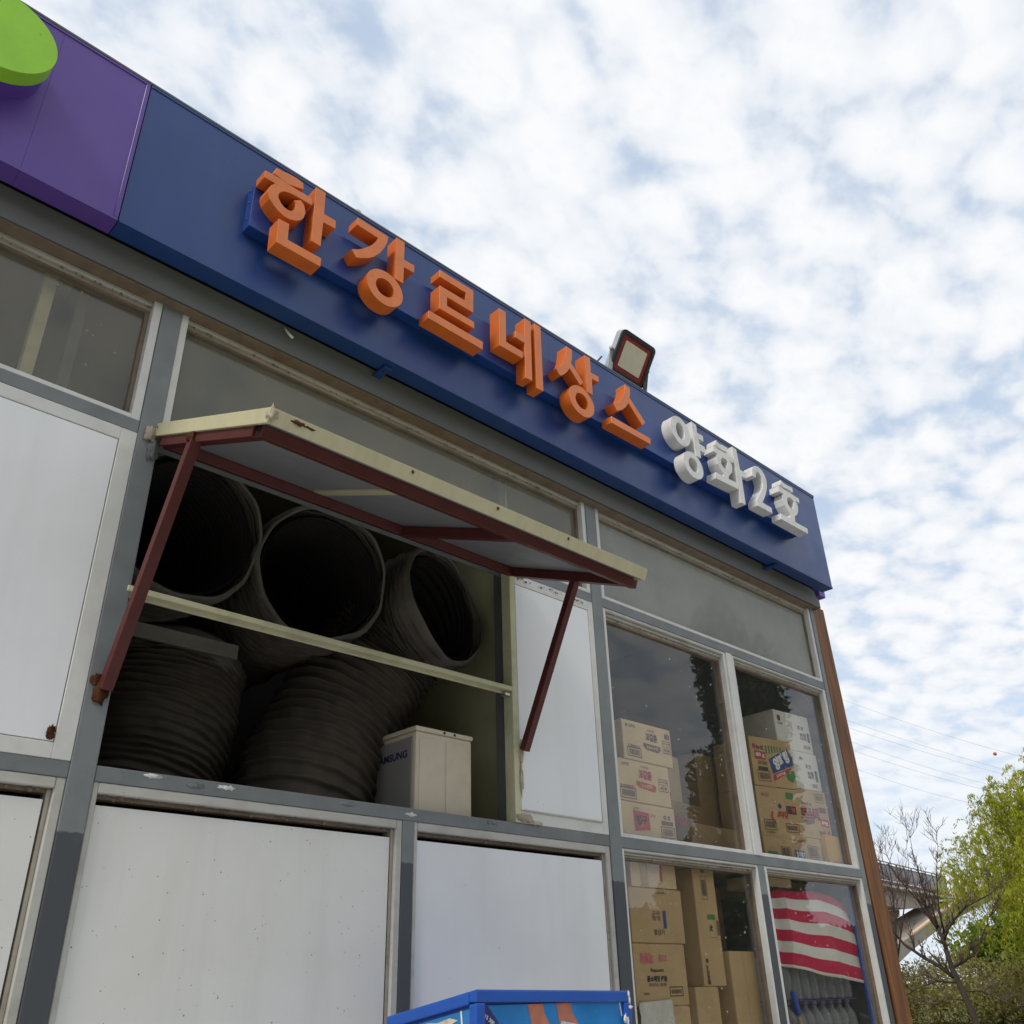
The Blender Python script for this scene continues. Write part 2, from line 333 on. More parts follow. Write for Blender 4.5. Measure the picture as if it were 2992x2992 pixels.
def filmmat():
    m = bpy.data.materials.new('shrink_film'); m.use_nodes = True
    ns, ls = m.node_tree.nodes, m.node_tree.links; ns.clear()
    tr = ns.new('ShaderNodeBsdfTransparent'); gl = ns.new('ShaderNodeBsdfPrincipled'); gl.inputs['Base Color'].default_value = (.36, .37, .38, 1); gl.inputs['Roughness'].default_value = .22
    s = ns.new('ShaderNodeMixShader'); s.inputs[0].default_value = .5; ls.new(tr.outputs[0], s.inputs[1]); ls.new(gl.outputs[0], s.inputs[2])
    o = ns.new('ShaderNodeOutputMaterial'); ls.new(s.outputs[0], o.inputs[0]); M['bottle_plastic'] = m
filmmat()

# ---------------------------------------------------------------- helpers
def link(name, me, mats, parent=None):
    o = bpy.data.objects.new(name, me); COL.objects.link(o)
    for m in (mats if isinstance(mats, (list, tuple)) else [mats]): me.materials.append(M[m])
    if parent is not None:
        o.parent = parent
        o.matrix_parent_inverse = ROOT[parent.name].inverted() if parent.name in ROOT else Matrix.Identity(4)
    return o
ROOT = {}
def thing(name, label, cat, loc=(0, 0, 0), group=None):
    o = bpy.data.objects.new(name, None); COL.objects.link(o); o.location = loc; o.empty_display_size = .1
    o['label'] = label; o['category'] = cat
    if group: o['group'] = group
    ROOT[o.name] = Matrix.Translation(loc)
    return o
def tag(o, label, cat, group=None):
    o['label'] = label; o['category'] = cat
    if group: o['group'] = group
    return o
def mesh(vs, fs):
    me = bpy.data.meshes.new('m'); me.from_pydata([tuple(v) for v in vs], [], fs); me.update(); return me
def boxdata(x0, x1, y0, y1, z0, z1):
    return ([(x0, y0, z0), (x1, y0, z0), (x1, y1, z0), (x0, y1, z0), (x0, y0, z1), (x1, y0, z1), (x1, y1, z1), (x0, y1, z1)],
            [(0, 3, 2, 1), (4, 5, 6, 7), (0, 1, 5, 4), (1, 2, 6, 5), (2, 3, 7, 6), (3, 0, 4, 7)])
def bevelled(me, w, seg=2):
    bm = bmesh.new(); bm.from_mesh(me)
    bmesh.ops.bevel(bm, geom=[e for e in bm.edges], offset=w, segments=seg, affect='EDGES', profile=.6)
    bm.to_mesh(me); bm.free(); return me
def box(name, b, m, parent=None, bev=0.0, mw=None):
    vs, fs = boxdata(*b)
    if mw is not None: vs = [mw @ Vector(v) for v in vs]
    me = mesh(vs, fs)
    if bev: bevelled(me, bev)
    return link(name, me, m, parent)
def multibox(name, bs, m, parent=None, bev=0.0, mw=None):
    V, Fc = [], []
    for b in bs:
        vs, fs = boxdata(*b); k = len(V); V += vs; Fc += [tuple(i + k for i in f) for f in fs]
    if mw is not None: V = [mw @ Vector(v) for v in V]
    me = mesh(V, Fc)
    if bev: bevelled(me, bev, 1)
    return link(name, me, m, parent)
def hexa(name, pts8, m, parent=None, bev=0.0):
    me = mesh(pts8, [(0, 3, 2, 1), (4, 5, 6, 7), (0, 1, 5, 4), (1, 2, 6, 5), (2, 3, 7, 6), (3, 0, 4, 7)])
    if bev: bevelled(me, bev)
    return link(name, me, m, parent)
def bar(p, q, w, h=None, up=Vector((0, 0, 1))):
    """square-section bar from p to q as 8 vertices"""
    h = h or w; p, q = Vector(p), Vector(q); d = (q - p).normalized()
    s = d.cross(up).normalized(); t = s.cross(d).normalized()
    out = []
    for c in (p, q): out += [c - s * w / 2 - t * h / 2, c + s * w / 2 - t * h / 2, c + s * w / 2 + t * h / 2, c - s * w / 2 + t * h / 2]
    return out
BARF = [(0, 1, 2, 3)[::-1], (4, 5, 6, 7), (0, 1, 5, 4), (1, 2, 6, 5), (2, 3, 7, 6), (3, 0, 4, 7)]
def barobj(name, p, q, w, m, parent=None, h=None, bev=0.0, up=Vector((0, 0, 1))):
    me = mesh(bar(p, q, w, h, up), BARF)
    bm = bmesh.new(); bm.from_mesh(me); bmesh.ops.recalc_face_normals(bm, faces=bm.faces); bm.to_mesh(me); bm.free()
    if bev: bevelled(me, bev)
    return link(name, me, m, parent)
def smooth(o):
    for p in o.data.polygons: p.use_smooth = True
    return o
def tube(path, rads, n=8, cap=True):
    V, Fc = [], []
    path = [Vector(p) for p in path]
    prev = None
    for i, p in enumerate(path):
        d = (path[min(i + 1, len(path) - 1)] - path[max(i - 1, 0)]).normalized()
        a = prev if prev is not None else (Vector((0, 0, 1)) if abs(d.z) < .9 else Vector((1, 0, 0)))
        s = (a - d * a.dot(d))
        if s.length < 1e-5: s = d.orthogonal()
        s.normalize(); prev = s; t = d.cross(s)
        for k in range(n):
            an = 2 * math.pi * k / n
            V.append(p + (s * math.cos(an) + t * math.sin(an)) * rads[i])
        if i:
            for k in range(n):
                a0 = (i - 1) * n + k; b0 = (i - 1) * n + (k + 1) % n
                Fc.append((a0, b0, b0 + n, a0 + n))
    if cap: Fc.append(tuple(range(n))[::-1]); Fc.append(tuple(range(len(V) - n, len(V))))
    return V, Fc
def tubeobj(name, path, rads, m, parent=None, n=8, cap=True):
    V, Fc = tube(path, rads, n, cap); return smooth(link(name, mesh(V, Fc), m, parent))
def lathe(prof, n=14, c=(0, 0, 0)):
    V, Fc = [], []
    for i, (r, z) in enumerate(prof):
        for k in range(n):
            a = 2 * math.pi * k / n; V.append((c[0] + r * math.cos(a), c[1] + r * math.sin(a), c[2] + z))
        if i:
            for k in range(n):
                a0 = (i - 1) * n + k; b0 = (i - 1) * n + (k + 1) % n; Fc.append((a0, b0, b0 + n, a0 + n))
    Fc.append(tuple(range(n))[::-1]); Fc.append(tuple(range(len(V) - n, len(V)))); return V, Fc
def lump(name, c, r, m, parent, seed=0, sq=(1, 1, 1), amp=.35):
    bm = bmesh.new(); bmesh.ops.create_icosphere(bm, subdivisions=3, radius=1)
    rr = random.Random(seed); ph = [rr.uniform(0, 6) for _ in range(6)]
    for v in bm.verts:
        p = v.co
        k = 1 + amp * (math.sin(5 * p.x + ph[0]) * math.sin(4 * p.y + ph[1]) + .6 * math.sin(9 * p.z + ph[2]) * math.sin(8 * p.x + ph[3]) + .4 * math.sin(15 * p.y + ph[4]))
        v.co = Vector((p.x * r * sq[0] * k + c[0], p.y * r * sq[1] * k + c[1], p.z * r * sq[2] * k + c[2]))
    me = bpy.data.meshes.new('m'); bm.to_mesh(me); bm.free(); return smooth(link(name, me, m, parent))
_txt = None
def text_mesh(body, size, bold=0.0):
    cu = bpy.data.curves.new('t', 'FONT'); cu.body = body; cu.size = size; cu.offset = bold; cu.align_x = 'CENTER'; cu.align_y = 'CENTER'; cu.resolution_u = 3
    o = bpy.data.objects.new('t', cu); COL.objects.link(o)
    dg = bpy.context.evaluated_depsgraph_get(); dg.update()
    me = bpy.data.meshes.new_from_object(o.evaluated_get(dg))
    bpy.data.objects.remove(o); bpy.data.curves.remove(cu); return me
def lettering(name, body, size, mtx, m, parent, bold=0.0, sx=1.0, shear=0.0, fit=None):
    """flat print; mtx maps (u, v, 0) of the print to the world"""
    me = text_mesh(body, size, bold)
    if len(me.vertices) == 0: return None
    if fit:
        xs = [v.co.x for v in me.vertices]; ys = [v.co.y for v in me.vertices]
        kx = fit[0] / (max(xs) - min(xs)); ky = fit[1] / (max(ys) - min(ys)); ox = (max(xs) + min(xs)) / 2; oy = (max(ys) + min(ys)) / 2
        for v in me.vertices: v.co.x = (v.co.x - ox) * kx; v.co.y = (v.co.y - oy) * ky
    for v in me.vertices:
        u, w = v.co.x * sx + v.co.y * shear, v.co.y
        v.co = mtx @ Vector((u, w, 0))
    me.materials.clear()
    return link(name, me, m, parent)
def flat(name, polys, mtx, m, parent):
    V, Fc = [], []
    for poly in polys:
        k = len(V); V += [mtx @ Vector((p[0], p[1], 0)) for p in poly]; Fc.append(tuple(range(k, k + len(poly))))
    return link(name, mesh(V, Fc), m, parent)
def rect(x0, x1, y0, y1): return [(x0, y0), (x1, y0), (x1, y1), (x0, y1)]
def prism(loops, y0, y1, chamfer=0.0):
    """extrude a 2-D outline (x, z), with optional hole loops, from y0 (front) to y1 (back); slot 0 caps, slot 1 sides"""
    flatpts = [p for lp in loops for p in lp]; n = len(flatpts)
    tris = tessellate_polygon([[Vector((p[0], p[1], 0)) for p in lp] for lp in loops])
    V = [(p[0], y0, p[1]) for p in flatpts] + [(p[0], y1, p[1]) for p in flatpts]
    Fc = [tuple(t) for t in tris] + [tuple(i + n for i in t)[::-1] for t in tris]
    ncap = len(Fc); k = 0
    for lp in loops:
        for i in range(len(lp)):
            a, b = k + i, k + (i + 1) % len(lp); Fc.append((a, b, b + n, a + n))
        k += len(lp)
    me = mesh(V, Fc)
    bm = bmesh.new(); bm.from_mesh(me); bmesh.ops.recalc_face_normals(bm, faces=bm.faces)
    bm.to_mesh(me); bm.free()
    for f in me.polygons: f.material_index = 0 if abs(f.normal.y) > .9 else 1
    return me

# ---------------------------------------------------------------- the setting
def ground():
    me = mesh([(-600, -600, 0), (1500, -600, 0), (1500, 1500, 0), (-600, 1500, 0)], [(0, 1, 2, 3)])
    m = mat('grass_ground', (.10, .105, .05), .9, 0, .1, .25, .15, ((.20, .17, .10), .6, .08), bump=.3, bscale=3)
    o = link('ground', me, 'grass_ground'); o['kind'] = 'structure'
    p = link('pavement', mesh([(-40, -9, .004), (9.5, -9, .004), (9.5, 9, .004), (-40, 9, .004)], [(0, 1, 2, 3)]), mat('paving', (.50, .485, .455), .85, 0, .2, .1, 2, ((.28, .27, .25), .5, 1.0)).name)
    p['kind'] = 'structure'
ground()

# ---------------------------------------------------------------- the kiosk
K = thing('kiosk', 'steel framed riverside kiosk with white panels and glass shopfront', 'kiosk', (2.4, 2, 0))
H0, H1T, H1B, H2T, H2B = 4.123, 3.520, 3.467, 2.239, 2.189
AL, AR, BL, BR_, CL, CR = .983, 1.064, 3.553, 3.640, 6.094, 6.146
DL, DR, FL, FR, EL, ER = 2.290, 2.347, 4.850, 4.914, 4.827, 4.894
LEFT = -1.50
for x0, x1 in ((AL, AR), (BL, BR_), (CL, CR), (LEFT - .08, LEFT)):
    box('post', (x0, x1, 0, .10, .01, 4.20), 'post_paint', K, .004)
for x0, x1 in ((DL, DR), (FL, FR)):
    box('mullion', (x0, x1, .004, .09, .01, H2B), 'post_paint', K, .003)
for x0, x1 in ((LEFT, AL), (AR, BL), (BR_, CL)):
    for z0, z1 in ((H1B, H1T), (H2B, H2T)):
        box('rail', (x0 + .001, x1 - .001, .003, .085, z0, z1), 'rail_paint', K, .003)
# header beam with the stepped end
bm_me = prism([[(-3.2, 4.100), (6.176, 4.108), (6.176, 4.172), (6.135, 4.192), (6.118, 4.226), (6.06, 4.245), (-3.2, 4.245)]], -.05, .10)
link('header_beam', bm_me, ['beam', 'grey_dark'], K)
box('beam_soffit', (-3.2, 6.09, -.044, .09, 4.096, 4.099), 'frame_brown', K)
box('parapet', (-3.2, 6.10, .02, .12, 4.246, 4.95), 'void', K)
box('roof', (-3.2, 6.20, .121, 5.0, 4.30, 4.42), 'grey_dark', K)
box('ceiling', (-3.1, 6.10, .101, 4.9, 4.21, 4.24), 'inside_wall', K)
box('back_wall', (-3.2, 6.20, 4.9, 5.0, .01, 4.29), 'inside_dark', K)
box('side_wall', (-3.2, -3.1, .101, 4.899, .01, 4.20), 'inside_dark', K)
box('side_wall', (6.11, 6.20, .101, 4.899, .01, 4.20), 'inside_dark', K)
box('floor_slab', (-3.2, 6.2, .12, 4.89, .008, .06), 'floor', K)
# corner board of varnished timber
hexa('corner_board', [(6.215, .004, .02), (6.425, .004, .02), (6.425, .16, .02), (6.215, .16, .02), (6.150, .004, 4.150), (6.326, .004, 4.150), (6.326, .16, 4.150), (6.150, .16, 4.150)], 'wood_board', K, .006)
box('side_cladding', (6.201, 6.30, .17, 5.0, .01, 4.12), 'wood_board', K)
# yellow-cream columns behind the dusty glass
box('column', (.565, .612, .13, .18, 3.50, 4.21), 'column', K, .004)
box('column', (2.995, 3.042, .13, .18, 3.62, 4.21), 'column', K, .004)

def frame_mesh(x0, x1, z0, z1, wl, wr, wb, wt, y0, y1):
    return [(x0, x0 + wl, y0, y1, z0, z1), (x1 - wr, x1, y0, y1, z0, z1), (x0 + wl, x1 - wr, y0, y1, z0, z0 + wb), (x0 + wl, x1 - wr, y0, y1, z1 - wt, z1)]
def window(x0, x1, z0, z1, glass, top=.052, side=.026, bot=.020, sill_white=True):
    """aluminium window: outer frame, stepped head tracks, inner bead, pane"""
    g = .0015
    x0 += g; x1 -= g; z0 += g; z1 -= g
    zt = z1 - top
    w = multibox('window', [(x0, x0 + side, .006, .075, z0, z1), (x1 - side, x1, .006, .075, z0, z1), (x0 + side, x1 - side, .006, .075, z0, z0 + bot)], 'aluminium_white', K, .002)
    # head: three stepped tracks, each set further back
    multibox('head_track', [(x0 + side, x1 - side, .004, .078, zt + top * .62, z1), (x0 + side, x1 - side, .022, .077, zt + top * .30, zt + top * .60)], 'frame_beige', w, .003)
    box('head_track', (x0 + side, x1 - side, .036, .076, zt, zt + top * .28), 'frame_dirty', w, .002)
    xi0, xi1, zi0, zi1 = x0 + side, x1 - side, z0 + bot, zt
    multibox('glazing_bead', frame_mesh(xi0 + .0005, xi1 - .0005, zi0 + .0005, zi1 - .0005, .010, .016, .008, .010, .040, .074), 'frame_brown', w)
    box('pane', (xi0 + .004, xi1 - .004, .052, .057, zi0 + .004, zi1 - .004), glass, w)
    return w
window(LEFT, AL, H1T, H0, 'glass_dusty_light', .060, .034)
window(AR, BL, H1T, H0, 'glass_dusty', .060, .030)
window(BR_, CL, H1T, H0, 'glass_frosted', .060, .030)
window(BR_, EL + .002, H2T, H1B, 'glass_clear', .050, .024)
window(ER - .002, CL, H2T, H1B, 'glass_clear', .040, .030)
box('mullion', (EL + .004, ER - .004, -.004, .080, H2T + .001, H1B - .001), 'aluminium_white', K, .004)
window(BR_, FL, .12, H2B, 'glass_clear', .036, .018)
window(FR, CL, .12, H2B, 'glass_clear', .036, .026)

def infill(x0, x1, z0, z1, m):
    """lower wall panel: beige frame, open groove behind it, recessed white board"""
    w = multibox('wall_panel_frame', [(x0 + .001, x0 + .020, .006, .08, z0, z1), (x1 - .032, x1 - .001, .006, .08, z0, z1), (x0 + .020, x1 - .032, .004, .08, z1 - .034, z1 - .001)], 'frame_beige', K, .003)
    multibox('inner_bead', [(x1 - .046, x1 - .0325, .020, .078, z0, z1 - .035)], 'frame_dirty', w, .002)
    multibox('head_track', [(x0 + .021, x1 - .047, .028, .078, z1 - .047, z1 - .035)], 'frame_brown', w)
    box('groove', (x0 + .021, x1 - .033, .081, .09, z0, z1 - .03), 'void', w)
    box('wall_panel', (x0 + .023, x1 - .053, .018, .070, z0, z1 - .068), m, w, .002)
    return w
infill(LEFT, AL, .12, H2B, 'panel_soiled')
infill(AR, DL, .12, H2B, 'panel_soiled')
infill(DR, BL, .12, H2B, 'panel_fresh')

def flush(x0, x1, z0, z1, wl, wr, wb, wt, m):
    f = multibox('wall_panel_frame', frame_mesh(x0 + .001, x1 - .001, z0 + .001, z1 - .001, wl, wr, wb, wt, .002, .07), 'aluminium_white', K, .002)
    box('wall_panel', (x0 + wl + .004, x1 - wr - .004, .004, .06, z0 + wb + .004, z1 - wt - .004), m, f, .002)
    box('groove', (x0 + wl - .01, x1 - wr + .01, .071, .08, z0 + wb - .01, z1 - wt + .01), 'void', f)
    return f
fl1 = flush(LEFT, AL, H2T, H1B, .055, .060, .050, .052, 'panel_fresh')
barobj('edge_trim', (AL - .004, -.003, H2T + .004), (AL - .004, -.003, H1B - .004), .008, 'frame_beige', fl1, .008)
lump('rust_spot', (.905, .001, 2.318), .012, 'rust', fl1, 3, (1, .25, 1.6))
fl2 = flush(2.950, BL, H2T, H1B, .004, .040, .055, .055, 'panel_fresh')
barobj('edge_trim', (3.505, -.001, H2T + .06), (3.505, -.001, H1B - .06), .008, 'frame_beige', fl2, .006)
barobj('edge_trim', (2.97, -.001, H2T + .057), (3.508, -.001, H2T + .057), .007, 'frame_beige', fl2, .006)
# service opening: jamb, dark post, cross bar, closet
jb = box('jamb', (2.912, 2.948, -.004, .058, H2T + .001, H1B + .012), 'cream_jamb', K, .003)
lump('sealant_bead', (2.955, -.006, 2.55), .016, 'sealant', jb, 5, (.7, .5, 3.4), .25)
lump('sealant_bead', (2.952, -.006, 2.43), .013, 'sealant', jb, 6, (.8, .5, 5.0), .3)
lump('sealant_bead', (2.966, -.004, 2.262), .018, 'sealant', jb, 7, (2.6, .4, .9), .35)
lump('sealant_bead', (3.03, -.003, 2.246), .010, 'sealant', jb, 8, (4.5, .3, .8), .35)
box('inner_post', (2.935, 2.985, .085, .140, .07, 4.20), 'grey_dark', K, .003)
box('partition', (2.99, 3.03, .142, 1.8, .07, 4.20), 'partition', K)
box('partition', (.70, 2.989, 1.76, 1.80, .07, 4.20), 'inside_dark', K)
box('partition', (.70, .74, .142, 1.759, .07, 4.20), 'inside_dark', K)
cb = multibox('cross_bar', [(AR - .012, 2.911, -.006, .022, 2.838, 2.860), (AR + .002, 2.911, .0225, .034, 2.826, 2.858)], 'cream_jamb', K, .002)
box('bar_clip', (2.868, 2.900, .0, .034, 2.812, 2.825), 'galvanised', cb, .002)
box('shelf_strip', (1.07, 1.60, .21, .225, 2.765, 2.822), 'duct_hem', K, .003)
lump('weld', (1.030, -.008, 2.470), .024, 'rust', K, 11, (.9, .5, 1.6), .3)
lump('weld', (1.010, -.004, 2.505), .014, 'rust', K, 12, (1.2, .4, 1.4), .4)
lump('sealant_bead', (1.026, -.008, 3.478), .020, 'sealant', K, 13, (1.1, .4, 1.5), .28)
lump('sealant_bead', (1.045, -.006, 3.415), .020, 'grey_dark', K, 14, (1.0, .4, 2.2), .3)
for i, (x, z) in enumerate(((1.25, 2.228), (1.40, 2.215), (1.52, 2.222), (2.02, 2.222), (2.33, 2.214), (2.78, 2.225))):
    lump('paint_flake', (x, .0025, z), .011, 'rail_paint' if i % 2 else 'aluminium_white', K, 20 + i, (2.4, .10, .6), .5)
# thick dirt and cobwebs caught in the frame heads
dv, df = [], []
rr = random.Random(5)
def crumbs(x0, x1, z, y, n):
    for _ in range(n):
        cx_, cz_ = rr.uniform(x0, x1), z + rr.uniform(-.010, .006); r = rr.uniform(.002, .0065)
        k = len(dv)
        for a in range(5):
            an = a * 1.2566 + rr.random(); dv.append((cx_ + r * rr.uniform(.6, 1.8) * math.cos(an), y + rr.uniform(-.004, .002), cz_ + r * rr.uniform(.6, 1.3) * math.sin(an)))
        dv.append((cx_, y - .006, cz_))
        for a in range(5): df.append((k + a, k + (a + 1) % 5, k + 5))
for a in ((LEFT + 1.2, AL - .04, H2B - .040, .018, 26), (AR + .03, DL - .05, H2B - .040, .018, 46), (DR + .03, BL - .05, H2B - .040, .018, 30), (BR_ + .03, EL - .03, H1B - .038, .030, 46), (ER + .03, CL - .04, H1B - .034, .030, 20), (BR_ + .03, FL - .03, H2B - .034, .03, 22), (.3, AL - .03, H0 - .048, .03, 22), (AR + .05, BL - .05, H0 - .046, .03, 60), (BR_ + .03, CL - .04, H0 - .046, .03, 46), (2.97, 3.50, H1B - .020, -.001, 30)):
    crumbs(*a)
crm = link('cobweb_dirt', mesh(dv, df), 'frame_brown', K); crm['kind'] = 'stuff'

# ---------------------------------------------------------------- fascia sign
S = thing('shop_sign', 'long blue and purple fascia sign with raised orange and white lettering', 'sign', (2, -.14, 4.22))
FY, FB, FZ0, FZ1 = -.180, -.092, 4.221, 5.023
def fascia(x0, x1, m, split):
    xs = [x0] + split + [x1]
    for a, b in zip(xs[:-1], xs[1:]):
        p = box('fascia_panel', (a + .0003, b - .0003, FY, FB, FZ0, FZ1), m, S, .0006)
    return p
fascia(-2.6, .690, 'purple_panel', [.335])
fascia(.693, 6.163, 'blue_panel', [3.119])
multibox('edge_flange', [(-2.6, .689, FY - .004, FY - .0005, FZ0 + .001, FZ0 + .016), (-2.6, .689, FY - .004, FY - .0005, FZ1 - .014, FZ1 - .001), (.672, .689, FY - .004, FY - .0005, FZ0 + .017, FZ1 - .015)], 'purple_panel', S, .0012)
multibox('edge_flange', [(.694, 6.163, FY - .004, FY - .0005, FZ0 + .001, FZ0 + .014), (.694, 6.163, FY - .004, FY - .0005, FZ1 - .014, FZ1 - .001)], 'blue_panel', S, .0012)
box('top_capping', (-2.6, 6.166, FY - .006, FB + .01, FZ1 + .0005, FZ1 + .012), 'grey_dark', S, .002)
box('raceway', (1.183, 5.690, -.240, FY - .0006, 4.500, 4.750), 'blue_box', S, .003)
for z in (4.56, 4.66, 4.73): lump('rivet', (1.1815, -.205, z), .006, 'blue_panel', S, 3, (.5, 1, 1), 0)
for x in (1.985, 5.40):
    multibox('bracket', [(x, x + .042, -.150, -.048, 4.205, 4.2205), (x + .014, x + .028, -.128, -.112, 4.198, 4.2045)], 'blue_panel', S, .002)
box('fascia_return', (6.195, 6.287, -.053, 3.2, 4.221, 4.98), 'purple_panel', S, .003)
box('return_back', (6.13, 6.194, .0, 3.2, 4.25, 4.90), 'void', S)
